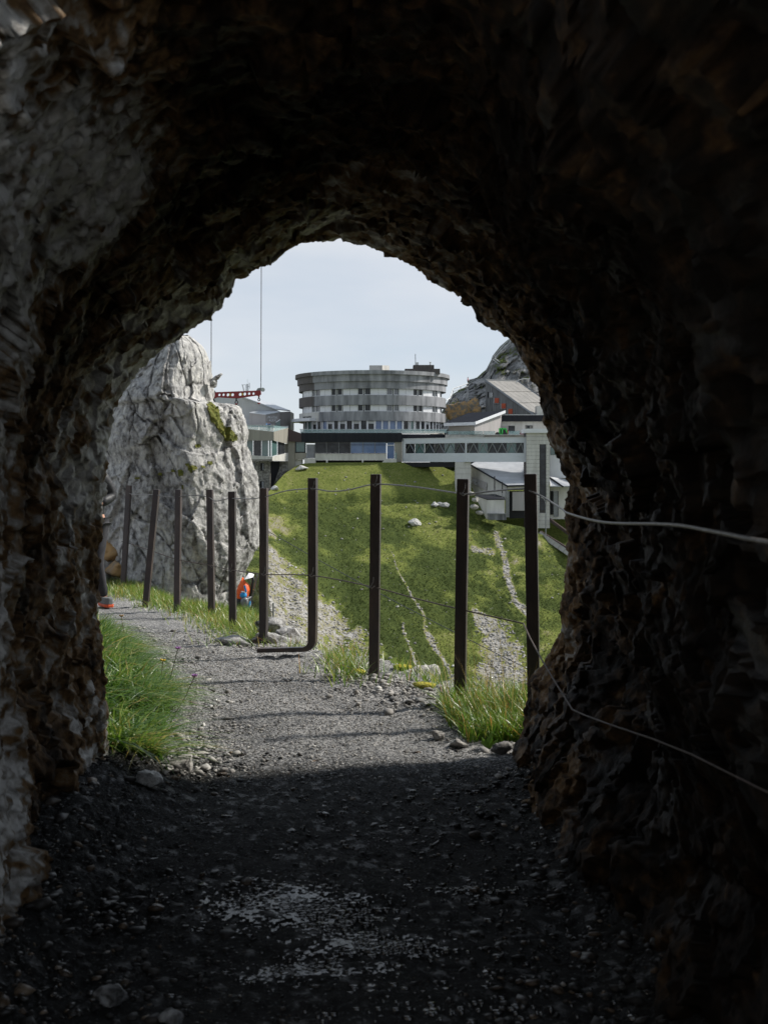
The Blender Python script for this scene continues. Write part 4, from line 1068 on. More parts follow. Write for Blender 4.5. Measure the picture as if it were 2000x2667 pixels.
# grass tufts and stones that roughen the slope
rr = np.random.default_rng(31)
cand = rr.integers(0, len(hv), 110000)
okm = (HX[cand] > 640) & (HX[cand] < 1500) & (HYc[cand] < 1800) & (sc[cand] < .35) & (HYc[cand] > topy[cand] + 4)
cand = cand[okm][:26000]
pt = hv[cand] + rr.normal(0, .12, (len(cand), 3)) * np.array([1, 1, 0]); n = len(cand)
L = np.where(lawn[cand] > .5, .06, .10) * rr.uniform(.5, 1.5, n)
bl = []; tn = []
for q in range(4):
    az = rr.uniform(0, 6.28, n); w = L * rr.uniform(.5, 1.0, n)
    d_ = np.stack([np.cos(az), np.sin(az), az * 0], 1) * w[:, None]; lean = np.stack([rr.normal(0, .3, n), rr.normal(-.25, .3, n), np.ones(n)], 1) * L[:, None]
    bl.append(np.stack([pt - d_ * .5 - np.array([0, 0, .05]), pt + d_ * .5 - np.array([0, 0, .05]), pt + lean], 1)); tn.append(np.repeat(np.clip(tone[cand] + .13 + rr.normal(.0, .08, n), 0, .55), 3))
T = np.concatenate(bl).reshape(-1, 3)
me = mesh_np('grass', T, np.arange(len(T)).reshape(-1, 3)); attr(me, 'tone', np.concatenate(tn))
tag(obj_me('grass', me, M_hill), 'coarse grass tussocks covering the far slope', 'grass', kind='stuff')
cand = rr.integers(0, len(hv), 40000)
cand = cand[(HX[cand] > 640) & (HX[cand] < 1500) & (HYc[cand] < 1800) & ((sc[cand] > .3) | (rr.uniform(0, 1, len(cand)) < .02))][:5000]
o = scatter('scree', hv[cand] + np.array([0, 0, .05]), .07 + .22 * rr.uniform(0, 1, len(cand)) ** 4, np.clip(rr.normal(.55, .2, len(cand)), 0, 1), M_rub, 32)
tag(o, 'loose grey scree stones on the far slope', 'scree', kind='stuff')
def hill_pt(px, py):
    D = float(hill_depth(np.array([float(px)]), np.array([float(py)]))[0]); return P(px, py, D)
rock('rock', 'squat white concrete-like block on the slope below the lawn edge', hill_pt(1080, 1367), (.95, .7, .55), 71, sink=.15, tone0=.62)
rock('rock', 'white stone among the lowest lawn at the left of the terrace', hill_pt(785, 1222), (1.0, .6, .45), 72, tone0=.7)
rock('rock', 'pale boulders at the lawn corner beside the dark wall', hill_pt(718, 1276), (.7, .6, .4), 73, tone0=.62)
for k, (px_, py_) in enumerate([(1132, 1316), (1147, 1313), (1160, 1318)]):
    rock('rock', ['left stone of the small heap below the corridor', 'middle stone of the small heap below the corridor', 'right stone of the small heap below the corridor'][k], hill_pt(px_, py_ + 4), (.7, .5, .4), 80 + k, tone0=.55)
for k, (px_, py_, s_) in enumerate([(1240, 1300, .8), (1236, 1318, .9), (1248, 1335, .8), (1230, 1283, .7)]):
    rock('rock', ['pale stone second from top beside the retaining wall', 'largest tan stone beside the retaining wall', 'lowest stone beside the retaining wall', 'topmost stone beside the retaining wall'][k], P(px_, py_ + 6, 179.), (s_ * .62, .5, s_ * .42), 90 + k, M_rub)

# ------------------------------------------------------------------ hotel
HCX, HCY = -2.18, 215.0
hot = thing('round_hotel', (HCX, HCY, 0.9), 'round grey concrete hotel with ribbon windows on the summit', 'hotel')
YF = 201.2
def hz(py): return ZC + (HZ - py) / F * YF
def za(zx): return math.asin(max(-1, min(1, (zx - 840) / 688.)))
def arcbox(a0, a1, r0, r1, z0, z1, name, m_, parent, step=3.):
    n = max(1, int(math.degrees(a1 - a0) / step)); vs = []; fs = []
    for i in range(n + 1):
        a = a0 + (a1 - a0) * i / n
        for r_, z_ in ((r0, z0), (r1, z0), (r1, z1), (r0, z1)): vs.append((HCX + r_ * math.sin(a), HCY - r_ * math.cos(a), z_))
    for i in range(n):
        for k in range(4): fs.append((i * 4 + k, i * 4 + (k + 1) % 4, (i + 1) * 4 + (k + 1) % 4, (i + 1) * 4 + k))
    fs += [(3, 2, 1, 0), tuple(n * 4 + k for k in range(4))]
    return MB().add(vs, fs).obj(name, m_, parent)
AD = za(322)
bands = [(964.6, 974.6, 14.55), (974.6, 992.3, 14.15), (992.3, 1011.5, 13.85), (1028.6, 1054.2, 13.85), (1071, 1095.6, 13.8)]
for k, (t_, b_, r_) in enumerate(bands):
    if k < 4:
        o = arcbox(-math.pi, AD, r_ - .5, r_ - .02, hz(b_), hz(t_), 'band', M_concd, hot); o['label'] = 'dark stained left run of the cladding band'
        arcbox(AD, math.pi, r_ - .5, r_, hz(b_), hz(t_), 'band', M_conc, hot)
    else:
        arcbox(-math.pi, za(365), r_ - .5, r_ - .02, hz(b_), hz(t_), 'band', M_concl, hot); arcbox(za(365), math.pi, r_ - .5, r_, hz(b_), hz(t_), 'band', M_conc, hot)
arcbox(-math.pi, math.pi, 0.2, 13.05, hz(1128), hz(968), 'core', M_glass, hot, 6)
arcbox(-math.pi, math.pi, 0.2, 14.2, hz(968), hz(967), 'roof', M_concd, hot, 6)
W1 = [(178, 192, 'g'), (194, 206, 'w'), (208, 220, 'w'), (222, 248, 'w'), (250, 280, 'w'), (284, 316, 'g'), (320, 362, 'g'), (365, 412, 'w'), (414, 466, 'w'), (470, 512, 'k'), (526, 571, 'k'), (580, 643, 'w'), (646, 711, 'w'), (715, 761, 'k'), (776, 831, 'k'),
      (834, 901, 'w'), (903, 972, 'w'), (977, 1028, 'g'), (1041, 1088, 'g'), (1092, 1150, 'w'), (1152, 1218, 'w'), (1220, 1258, 'k'), (1269, 1308, 'k'), (1312, 1354, 'w'), (1356, 1398, 'w'), (1401, 1425, 'g'), (1432, 1450, 'g'), (1453, 1478, 'w'), (1482, 1498, 'k')]
for fl, (t_, b_) in enumerate(((1011.5, 1028.6), (1054.2, 1071))):
    for (x0, x1, kd) in W1:
        a0, a1 = za(x0), za(x1)
        if kd == 'w':
            arcbox(a0, a1, 13.3, 13.48, hz(b_) + .02, hz(t_) - .02, 'wall_panel', M_white, hot, 9)
        else:
            wn_ = arcbox(a0, a1, 13.2, 13.32, hz(b_) + .12, hz(t_) - .05, 'window', {'k': M_glass, 'g': M_glassg}[kd], hot, 9)
            for aa in (a0, a1):
                x_, y_ = HCX + 13.4 * math.sin(aa), HCY - 13.4 * math.cos(aa); MB().box(x_ - .06, x_ + .06, y_ - .08, y_ + .1, hz(b_) + .02, hz(t_) - .02).obj('window_frame', M_frame, wn_)
            arcbox(a0, a1, 13.2, 13.42, hz(b_) + .01, hz(b_) + .13, 'sill', M_frame, wn_, 9)
G0 = [(390, 428, 'b'), (437, 480, 'k'), (495, 535, 'k'), (550, 600, 'k'), (612, 663, 'k'), (675, 728, 'k'), (742, 795, 'k'), (808, 862, 'k'), (875, 930, 'b'), (940, 992, 'b'), (1005, 1057, 'b'), (1068, 1118, 'b'), (1130, 1175, 'k'), (1195, 1225, 't'), (1242, 1282, 'k'),
      (1292, 1328, 'k'), (1338, 1370, 'k'), (1378, 1405, 'k'), (1413, 1435, 'k'), (1440, 1465, 'k'), (1470, 1490, 'k'), (205, 232, 't'), (238, 276, 't'), (290, 326, 'k'), (335, 372, 'k')]
for (x0, x1, kd) in G0:
    a0, a1 = za(x0), za(x1)
    wn_ = arcbox(a0, a1, 13.25, 13.33, hz(1120.5) + .02, hz(1096.2), 'window', {'k': M_glass, 'b': M_glassb, 't': M_glasst}[kd], hot, 9)
    if kd == 'k' and (x0 // 65) % 2 == 0:
        arcbox(a0, a1, 13.33, 13.36, hz(1103), hz(1096.6), 'blind', M_frame, wn_, 9)
    for aa in (a0 - .004, a1 + .004):
        x_, y_ = HCX + 13.42 * math.sin(aa), HCY - 13.42 * math.cos(aa); MB().box(x_ - .09, x_ + .09, y_ - .1, y_ + .1, hz(1120.5) + .01, hz(1095.8)).obj('window_frame', M_white, wn_)
arcbox(-1.4, 1.5, 13.2, 13.5, hz(1128), hz(1120.6), 'plinth', M_concl, hot)
arcbox(za(152) - .12, za(335), 13.7, 15.2, hz(1094.3), hz(1086.3), 'canopy', M_white, hot)
# roof boxes, aerial, vent
o = MB().prism([P(962, 966, 206), P(962, 951.5, 206), P(995.5, 951.5, 205.2), P(1014, 952, 208), P(1014, 966, 208), P(995.5, 966, 205.2)], (0, 3, 0)); o.obj('roof_box', M_concl, hot)
MB().box(*[P(1054, 0, 207)[0], P(1145, 0, 207)[0]], 206, 212, hz(968), P(0, 961.5, 207)[2]).obj('roof_step', M_concd, hot)
MB().box(*[P(1076, 0, 207)[0], P(1130, 0, 207)[0]], 206.5, 210, P(0, 962, 207)[2], P(0, 951, 207)[2]).obj('roof_box', M_concd, hot)
MB().box(*[P(1081, 0, 207)[0], P(1090, 0, 207)[0]], 207, 208, P(0, 951.2, 207)[2], P(0, 943.5, 207)[2]).obj('roof_unit', M_frame, hot)
MB().tube([P(1082, 951, 207.5), P(1081.5, 922, 207.5)], .06, 6).obj('aerial', M_black, hot)
mm = MB(); mm.tube([P(1120.5, 951, 207.5), P(1120.5, 945, 207.5), P(1120.5, 943, 207.5), P(1120.5, 942, 207.5)], [.14, .14, .22, .08], 10); mm.obj('vent', M_frame, hot)
def text(s, size, loc, rot, m_, parent, name='lettering', sx=1.):
    cu = bpy.data.curves.new(name, 'FONT'); cu.body = s; cu.size = size; cu.extrude = .02; cu.align_x = 'CENTER'; cu.align_y = 'CENTER'
    o = bpy.data.objects.new('tmp_text', cu); COL.objects.link(o)
    dg = bpy.context.evaluated_depsgraph_get(); me = bpy.data.meshes.new_from_object(o.evaluated_get(dg)); me.name = name
    bpy.data.objects.remove(o); me.materials.clear()
    ob = obj_me(name, me, m_, parent, loc); ob.rotation_euler = rot; ob.scale = (sx, 1, 1)
    return ob
a = -1.03
text('BELLEVUE', .75, (HCX + 13.84 * math.sin(a), HCY - 13.84 * math.cos(a), hz(1081) - .25), (math.pi / 2, 0, a), M_black, hot)
# glass balustrade of the hotel terrace
gb = thing('glass_balustrade', P(960, 1128, 199.), 'greenish glass balustrade in front of the hotel ground floor', 'railing')
for k in range(13):
    x0, x1 = 782 + k * 29.4, 782 + k * 29.4 + 28.6
    rect('pane', x0, x1, 1118.5, 1128, 198.9, .04, M_rail, gb)
rect('top_rail', 780, 1166, 1117.6, 1118.6, 198.9, .06, M_frame, gb)

# ------------------------------------------------------------------ long glazed block under the hotel
lb = thing('terrace_block', P(900, 1206, 198.), 'long low block with black fascia and glass front below the hotel', 'building')
rect('fascia', 785, 1047, 1127.5, 1151.2, 197.6, 14, M_fascia, lb)
slab('fascia', [(750.5, 1117, 197.55), (785, 1129, 197.55), (785, 1151.3, 197.55), (750.5, 1149.5, 197.55)], (0, 8, 0), M_fasciap, lb)['label'] = 'plum dark sloping end of the fascia'
rect('fascia', 1047.2, 1260, 1131, 1146, 203.0, 6, M_fascia, lb, 208)
rect('end_wall', 750, 769, 1149.6, 1235, 197.9, 6, M_concb, lb)
rect('wall', 769.2, 797, 1179.5, 1197, 197.8, 5, M_concb, lb)
rect('garage_door', 762, 787, 1197.2, 1216, 198.2, 2, M_concl, lb)
w_ = rect('window', 769.5, 795.5, 1151.4, 1179.4, 198.0, .1, M_glasst, lb)
rect('frame', 768.8, 771.2, 1151.3, 1179.6, 197.85, .12, M_fascia, w_); rect('frame', 794, 797, 1151.3, 1179.6, 197.85, .12, M_fascia, w_); rect('frame', 771.3, 793.9, 1176.8, 1179.6, 197.85, .12, M_fascia, w_)
d_ = rect('door', 799, 819, 1158, 1193, 198.0, .1, M_glassg, lb)
rect('door_head', 798, 820.5, 1157, 1158.2, 197.85, .14, M_frame, d_); rect('frame', 798, 799, 1158.3, 1193, 197.85, .14, M_frame, d_); rect('frame', 819.1, 820.5, 1158.3, 1193, 197.85, .14, M_fascia, d_)
rect('landing', 793, 822, 1193.4, 1212, 197.2, 3, M_concl, lb)
for k, (x0, x1) in enumerate([(821, 850), (851, 882), (883, 912.5)]): rect('window', x0, x1, 1151.4, 1180.2, 198.0, .1, M_glass, lb)
for k, (x0, x1) in enumerate([(913.5, 945), (946, 976), (977, 1006)]): rect('window', x0, x1, 1151.4, 1180.2, 198.0, .1, M_glassb, lb)
rect('transom', 820.8, 1006.5, 1158.2, 1159.2, 197.9, .1, M_fascia, lb)
for x_ in (821, 850.5, 882.5, 913, 945.5, 976.5): rect('mullion', x_ - .5, x_ + .6, 1151.4, 1180.2, 197.87, .12, M_grey, lb)
d_ = rect('door', 1008, 1027, 1160.5, 1194.5, 198.0, .1, M_glassb, lb)
rect('door_head', 1006.8, 1027.5, 1159, 1160.4, 197.8, .15, M_frame, d_); rect('handle', 1009.2, 1010.2, 1177, 1179, 197.8, .1, M_frame, d_)
rect('window', 1008, 1027, 1151.6, 1158.8, 198.0, .1, M_glassb, lb)
rect('wall', 1028, 1047, 1151.5, 1203, 197.8, 4, M_concb, lb)
rect('sill', 820.6, 1006.6, 1180.4, 1181.6, 197.4, .7, M_fascia, lb)
for k in range(6): rect('parapet_panel', 820.6 + k * 31.05, 820.6 + k * 31.05 + 30.8, 1181.8, 1198.5, 197.5, .5, M_concl, lb)
rect('undercroft', 820, 1046, 1198.7, 1214, 199.0, 3, M_cavern, lb)
for x_ in (851.5, 944.5): rect('pier', x_ - 2.2, x_ + 2.2, 1198.7, 1215, 197.4, .6, M_concl, lb)
slab('steps', [(993, 1206, 197.0), (1001, 1198, 197.0), (1008, 1194.8, 197.0), (1033, 1194.8, 197.0), (1033, 1210, 197.0), (993, 1210, 197.0)], (0, 2, 0), M_concl, lb)
rect('glass_guard', 1027.6, 1033, 1179, 1194.6, 197.3, .05, M_rail, lb)

# ------------------------------------------------------------------ restaurant with folded concrete parapet (left)
rb = thing('restaurant', P(700, 1201, 194), 'folded concrete restaurant with glazed corner over the stone house', 'building')
c0, c1, c2 = 560, 713.5, 750.3
YA, YB_, YC_ = 200.5, 191.0, 197.4
def pz(px, py, Y): return P(px, py, Y)
MB().prism([pz(c0, 1108, YA), pz(c1, 1124.5, YB_), pz(c1, 1147.5, YB_), pz(c0, 1147, YA)], (0, 1.0, 0)).obj('parapet', M_concb, rb)
MB().prism([pz(c1 + .1, 1124.5, YB_), pz(c2, 1114.5, YC_), pz(c2, 1156.5, YC_), pz(c1 + .1, 1147.5, YB_)], (0, 1.0, 0)).obj('parapet', M_concb, rb)
MB().prism([pz(c0, 1180, YA), pz(c1 - 4, 1189, YB_), pz(c1 - 4, 1200, YB_), pz(c0, 1200, YA)], (0, 1.0, 0)).obj('lower_parapet', M_concl, rb)
MB().prism([pz(c1 - 3.9, 1189, YB_), pz(c2, 1179, YC_), pz(c2, 1200.5, YC_), pz(c1 - 3.9, 1200, YB_)], (0, 1.0, 0)).obj('lower_parapet', M_concl, rb)
MB().prism([pz(c0, 1200.1, YA), pz(c1 - 4, 1200.1, YB_), pz(c2, 1200.6, YC_), pz(c2, 1200.6, YC_ + 8), pz(c0, 1200.1, YA + 8)], (0, 0, .25)).obj('floor_slab', M_concb, rb)
gl = [(560, 600), (601, 640), (641, 659), (660.5, 681), (682, 699), (701, 706)]
for x0, x1 in gl:
    Y0 = YA + (YB_ - YA) * (x0 - c0) / (c1 - c0) + .7; Y1 = YA + (YB_ - YA) * (x1 - c0) / (c1 - c0) + .7
    MB().prism([pz(x0, 1146, Y0), pz(x1, 1146, Y1), pz(x1, 1188, Y1), pz(x0, 1188, Y0)], (0, .1, 0)).obj('window', M_glass if x1 - x0 > 20 and x0 != 682 else M_glasst, rb)
    MB().prism([pz(x0 + 4, 1149, Y0 - .06), pz(x0 + 14 if x1 - x0 > 16 else x1, 1149, Y0 - .12), pz(x0 + 14 if x1 - x0 > 16 else x1, 1174, Y0 - .12), pz(x0 + 4, 1174, Y0 - .06)], (0, .03, 0)).obj('blind', M_glasst, rb)
for x0, x1, m_ in ((708, 722, M_glasst), (723.5, 741, M_glass)):
    Y0 = YB_ + (YC_ - YB_) * (x0 - c1) / (c2 - c1) + .9; Y1 = YB_ + (YC_ - YB_) * (x1 - c1) / (c2 - c1) + .9
    MB().prism([pz(x0, 1146, Y0), pz(x1, 1150, Y1), pz(x1, 1184, Y1), pz(x0, 1188.5, Y0)], (0, .1, 0)).obj('window', m_, rb)
rect('return_wall', 741.2, 750, 1156, 1180, 198.2, .5, M_concb, rb)
MB().prism([pz(c0, 1112, YA - .1 + 1.0), pz(c1, 1126, YB_ + 1.3), pz(c2, 1117, YC_ + 1.0), pz(752, 1110, 216), pz(c0, 1104, 216)], (0, 0, .1)).obj('terrace_floor', M_concl, rb)
gb2 = thing('glass_balustrade', pz(c1, 1124, YB_ + .4), 'clear glass balustrade on the restaurant terrace at left', 'railing')
for k in range(4):
    t0, t1 = k / 4 + .005, (k + 1) / 4 - .005
    q0 = [c0 + (c1 - c0) * t for t in (t0, t1)]; yq = [YA + .4 + (YB_ - YA) * t for t in (t0, t1)]; pb = [1108 + 16.5 * t for t in (t0, t1)]
    MB().prism([pz(q0[0], 1107.6, yq[0]), pz(q0[1], 1107.6, yq[1]), pz(q0[1], pb[1] - .2, yq[1]), pz(q0[0], pb[0], yq[0])], (0, .03, 0)).obj('pane', M_rail, gb2)
MB().bar(pz(c0, 1107.2, YA + .4), pz(c1, 1107.2, YB_ + .4), .08, .08).obj('top_rail', M_frame, gb2)
MB().prism([pz(c1 + .3, 1108, YB_ + .4), pz(c2 - 1, 1113, YC_ + .4), pz(c2 - 1, 1114.3, YC_ + .4), pz(c1 + .3, 1124, YB_ + .4)], (0, .03, 0)).obj('pane', M_rail, gb2)

sh = thing('stone_house', P(678, 1300, 194.5), 'rubble stone house with small dark windows under the restaurant', 'house')
rect('wall', 600, 704, 1200.6, 1330, 194.6, 6, M_stone, sh)
for (x0, x1, y0, y1) in ((656, 664.5, 1206, 1226), (679.5, 687.5, 1206, 1226), (659, 665, 1253, 1275), (678, 688, 1253, 1290)):
    w_ = rect('window', x0, x1, y0, y1, 194.52, .1, M_cavern, sh); rect('pane', x0 + 4.6, x1 - .6, y0 + 1, y1 - 1, 194.45, .06, M_glassg, w_); rect('frame', x0 - .6, x0 + .4, y0, y1, 194.4, .15, M_fascia, w_)
slab('dark_wall', [(704.2, 1201, 195.5), (729, 1201, 197.5), (727, 1222, 197.5), (716, 1252, 197), (704.2, 1290, 195.5)], (0, 1, 0), M_fascia, sh)
slab('rock_footing', [(729, 1201, 197.8), (752, 1201, 198), (752, 1222, 198), (735, 1240, 197), (717, 1255, 196.6), (704.4, 1290, 195.4), (704.4, 1300, 195.4), (716, 1254, 196.8), (727, 1222, 197.6)], (0, 2.5, 0), M_stone, sh)

# ------------------------------------------------------------------ cable-car station shed (left behind)
sd_ = thing('station_shed', P(660, 1110, 216), 'grey seamed metal station shed with sloping roof', 'shed')
def z3(u, v): return 500 + u / 5.53, 940 + v / 5.53
def s3(pts, Y): return [(*z3(u, v), Y if not isinstance(Y, list) else Y[i]) for i, (u, v) in enumerate(pts)]
slab('side_wall', s3([(150, 520), (740, 528), (1220, 705), (1268, 740), (1268, 985), (150, 985)], [216, 214, 213.5, 213.4, 213.4, 216]), (0, 10, 0), M_shed, sd_)
slab('end_wall', s3([(1269, 735), (1416, 728), (1416, 985), (1269, 985)], [213.2, 216, 216, 213.2]), (0, 9, 0), M_shedb, sd_)
MB().prism([pz(*z3(725, 522), 213.4), pz(*z3(1215, 704), 212.9), pz(*z3(1418, 726), 216), pz(*z3(845, 517), 224)], (0, 0, .18)).obj('roof', M_shedr, sd_)
rect('door_slot', 744.6, 746.0, 1081, 1112, 215.3, .1, M_fascia, sd_)
an = thing('station_annex', P(690, 1112, 211), 'small grey sheet annex with pale roof in front of the station shed', 'annex')
slab('wall', s3([(832, 752), (1064, 777), (1064, 985), (832, 985)], [211.5, 208.5, 208.5, 211.5]), (0, 3, 0), M_shedb, an)
slab('wall', s3([(1065, 777), (1266, 740), (1266, 985), (1065, 985)], [208.5, 211.5, 211.5, 208.5]), (0, 3, 0), M_shedb, an)
MB().prism([pz(*z3(825, 752), 211.4), pz(*z3(1064, 779), 208.3), pz(*z3(1270, 741), 211.4), pz(*z3(1000, 708), 215)], (0, 0, .12)).obj('roof', M_shedr, an)
slab('stair_glass', s3([(1210, 885), (1272, 850), (1272, 985), (1210, 985)], 208.2), (0, .1, 0), M_glasst, an)
slab('stair_edge', s3([(1208, 878), (1275, 838), (1275, 850), (1208, 888)], 208.1), (0, .15, 0), M_white, an)
text('PILATUS\nKULM', .55, pz(*z3(1163, 838), 209.3), (math.pi / 2, 0, .55), M_white, an, sx=.95)
mast = thing('antenna_mast', P(641, 1018, 222), 'small antenna cluster on the station shed roof', 'antenna')
for (x_, y0, y1, w) in ((644.5, 1000, 1022, .26), (640.2, 1001, 1022, .09), (649.8, 997, 1012, .14), (648.5, 1012, 1022, .05), (644.8, 988, 1001, .04)):
    MB().tube([P(x_, y1, 222), P(x_, y0, 222)], w / 2, 8).obj('mast_tube', M_grey, mast)
slab('panel', [(630, 1001, 222), (633.5, 1002, 222), (638, 1020, 222), (634.5, 1020, 222)], (0, .3, 0), M_frame, mast)
MB().bar(P(631, 1002.3, 221.9), P(640, 1002.3, 221.9), .06, .06).obj('bracket', M_grey, mast)
MB().bar(P(644.5, 1006.5, 221.9), P(650, 1006.5, 221.9), .08, .08).obj('bracket', M_grey, mast)

# ------------------------------------------------------------------ glazed corridor, pillar and lift tower
cb = thing('corridor_bridge', P(1206, 1250, 188), 'pale ribbed corridor bridge with glazed trusses on a pillar', 'bridge')
CA, CB_, CC_ = (1048, 198.0), (1213, 188.0), (1371, 186.5)
zt, zb_ = 5.14, 1.20
def cpt(c, z): return ((c[0] - CX) / F * c[1], c[1], z)
def cz(py): return ZC + (HZ - py) / F * 188.
def cwall(name, a, b, z0, z1, dep, m_, parent, off=0.):
    A_, B_ = Vector(cpt(a, z0)), Vector(cpt(b, z0)); A2, B2 = Vector(cpt(a, z1)), Vector(cpt(b, z1)); o_ = Vector((0, off, 0))
    return MB().prism([A_ + o_, B_ + o_, B2 + o_, A2 + o_], (0, dep, 0)).obj(name, m_, parent)
def cmix(t, seg_): a, b = seg_; X0, X1 = (a[0] - CX) / F * a[1], (b[0] - CX) / F * b[1]; Yv = a[1] + (b[1] - a[1]) * t; Xv = X0 + (X1 - X0) * t; return (CX + F * Xv / Yv, Yv)
for sgm in ((CA, CB_), (CB_, CC_)):
    cwall('lower_cladding', *sgm, zb_, cz(1180), 3.2, M_clad, cb); cwall('upper_cladding', *sgm, cz(1153.5), zt, 3.2, M_clad, cb)
    e0 = cmix(.05 if sgm[0] == CA else .015, sgm); e1 = cmix(.99 if sgm[0] == CA else .955, sgm)
    cwall('end_post', sgm[0], e0, cz(1179.9), cz(1153.6), 3.2, M_clad, cb); cwall('end_post', e1, sgm[1], cz(1179.9), cz(1153.6), 3.2, M_clad, cb)
    nP = 6
    for k in range(nP):
        a, b = cmix(.05 + (.94 * k) / nP + .002, sgm), cmix(.05 + .94 * (k + 1) / nP - .002, sgm)
        if k == nP - 1: b = e1
        cwall('window', a, b, cz(1179.9), cz(1153.6), .06, M_glasst if k % 3 == 1 else M_glass, cb, .35)
        m0 = cmix(.05 + .94 * (k + .5) / nP, sgm)
        q = MB(); q.bar(Vector(cpt(a, cz(1179.5))) + Vector((0, .22, 0)), Vector(cpt(m0, cz(1154))) + Vector((0, .22, 0)), .12, .1)
        q.bar(Vector(cpt(m0, cz(1154))) + Vector((0, .22, 0)), Vector(cpt(b, cz(1179.5))) + Vector((0, .22, 0)), .12, .1); q.obj('truss', M_grey, cb)
    cwall('roof', *sgm, zt, zt + .12, 3.4, M_frame, cb, -.05)
for k, (y0, y1) in enumerate([(1203.5, 1219), (1219.5, 1234), (1234.5, 1262), (1262.5, 1320)]):
    rect('pillar_panel', 1186, 1226, y0, y1, 188.4, 2.4, M_concl, cb)
rect('deck_beam', 1050, 1186, 1204, 1216, 197, 2, M_cavern, cb, 190)
tw = thing('lift_tower', P(1400, 1376, 185), 'pale panelled lift tower with a dark glass strip', 'tower')
rect('cap', 1367.5, 1432.5, 1116.5, 1127.3, 184.6, 5.4, M_white, tw)
rect('core', 1372, 1430, 1127.6, 1376, 185.3, 4.5, M_concd, tw)
yk = np.linspace(1127.6, 1376, 26)
for k in range(25):
    rect('panel', 1370.5, 1404.5, yk[k], yk[k + 1] - .5, 185.0, .3, M_concl, tw); rect('panel', 1422, 1431, yk[k], yk[k + 1] - .5, 185.0, .3, M_concl, tw)
    if yk[k] < 1155 or yk[k] > 1329: rect('panel', 1405, 1421.8, yk[k], yk[k + 1] - .5, 185.0, .3, M_concl, tw)
for k in range(8):
    y0 = 1157 + k * 21.7; rect('glass_strip', 1406, 1421, y0, y0 + 21, 185.1, .1, M_glass, tw)
# pale building right of the tower
pb_ = thing('pale_hall', P(1470, 1280, 190), 'pale blue grey hall wall to the right of the lift tower', 'building')
rect('wall', 1431.5, 1640, 1160, 1245, 189, 8, M_white, pb_); rect('window', 1433, 1450, 1164, 1185, 188.9, .1, M_glasst, pb_)
rect('base_wall', 1431.5, 1640, 1245.4, 1262, 189.2, 8, M_concb, pb_)

# ------------------------------------------------------------------ houses behind on the right
wh = thing('wooden_house', P(1320, 1085, 224), 'weathered board house with long sloping roof and orange shutters', 'house')
Aw, Bw, Cw = Vector(P(1264, 992, 232)), Vector(P(1388, 1081, 222)), Vector(P(1346, 994, 245))
Dw = Bw + (Cw - Aw); Abot = Vector((Aw.x, Aw.y, Bw.z - 3)); Bb = Vector((Bw.x, Bw.y, Bw.z - 3)); Cbot = Vector((Cw.x, Cw.y, Bw.z - 3)); Db = Vector((Dw.x, Dw.y, Bw.z - 3))
MB().add([Aw, Bw, Bb, Abot, Cw, Dw, Db, Cbot], [(0, 1, 2, 3), (4, 7, 6, 5), (0, 3, 7, 4), (1, 5, 6, 2)]).obj('wall', M_wood, wh)
nrm = (Bw - Aw).cross(Cw - Aw).normalized(); nrm = nrm if nrm.z > 0 else -nrm
ins = lambda s_, t_: Aw + (Bw - Aw) * s_ + (Cw - Aw) * t_
for k in range(6):
    for q in range(3):
        MB().prism([ins(q / 3 + .01, k / 6 + .004) + nrm * .05, ins((q + 1) / 3 - .002, k / 6 + .004) + nrm * .05, ins((q + 1) / 3 - .002, (k + 1) / 6 - .004) + nrm * .05, ins(q / 3 + .01, (k + 1) / 6 - .004) + nrm * .05], nrm * .08).obj('roof_sheet', M_roofw, wh)
for (a_, b_, w_) in ((ins(-.01, -.01), ins(1.02, -.01), .5), (ins(-.01, -.01), ins(-.01, 1.0), .5), (ins(-.01, 1.0), ins(1.02, 1.0), .4)):
    MB().bar(a_ + nrm * .12, b_ + nrm * .12, .35, .35).obj('roof_edge', M_grey, wh)
wnorm = (Bw - Aw).cross(Vector((0, 0, 1))); wnorm.normalize(); wnorm = -wnorm if wnorm.y > 0 else wnorm
def on_wall(px, py):
    dx = (px - CX) / F; d = Vector((dx, 1, -(py - HZ) / F)); o0 = Vector((0, 0, ZC)); t = (Aw - o0).dot(wnorm) / d.dot(wnorm); return o0 + d * t
for k, (u, v) in enumerate([(692, 737), (760, 800), (838, 862), (915, 923)]):
    x_, y_ = 1120 + u / 4.366, 860 + v / 4.366
    q = [on_wall(x_ - 5, y_ - 6.5), on_wall(x_ + 5, y_ - 6.5), on_wall(x_ + 5, y_ + 6.5), on_wall(x_ - 5, y_ + 6.5)]
    w_ = MB().prism([p_ + wnorm * .02 for p_ in q], wnorm * .12).obj('shutter' if k else 'window', M_orange if k else M_glass, wh)
    q2 = [on_wall(x_ - 8.5, y_ - 8), on_wall(x_ - 5.4, y_ - 8), on_wall(x_ - 5.4, y_ + 8), on_wall(x_ - 8.5, y_ + 8)]
    MB().prism([p_ + wnorm * .02 for p_ in q2], wnorm * .1).obj('frame', M_fascia if k == 0 else M_glassg, w_)
    MB().prism([p_ + wnorm * .02 for p_ in [on_wall(x_ - 5.3, y_ + 6.7), on_wall(x_ + 6.5, y_ + 6.7), on_wall(x_ + 6.5, y_ + 8.3), on_wall(x_ - 5.3, y_ + 8.3)]], wnorm * .14).obj('sill', M_grey, w_)
    if k == 0:
        for dx in (-2.5, .8, 4): MB().prism([p_ + wnorm * .15 for p_ in [on_wall(x_ + dx, y_ - 6), on_wall(x_ + dx + 1.3, y_ - 6), on_wall(x_ + dx + 1.3, y_ + 6), on_wall(x_ + dx, y_ + 6)]], wnorm * .05).obj('frame', M_white, w_)
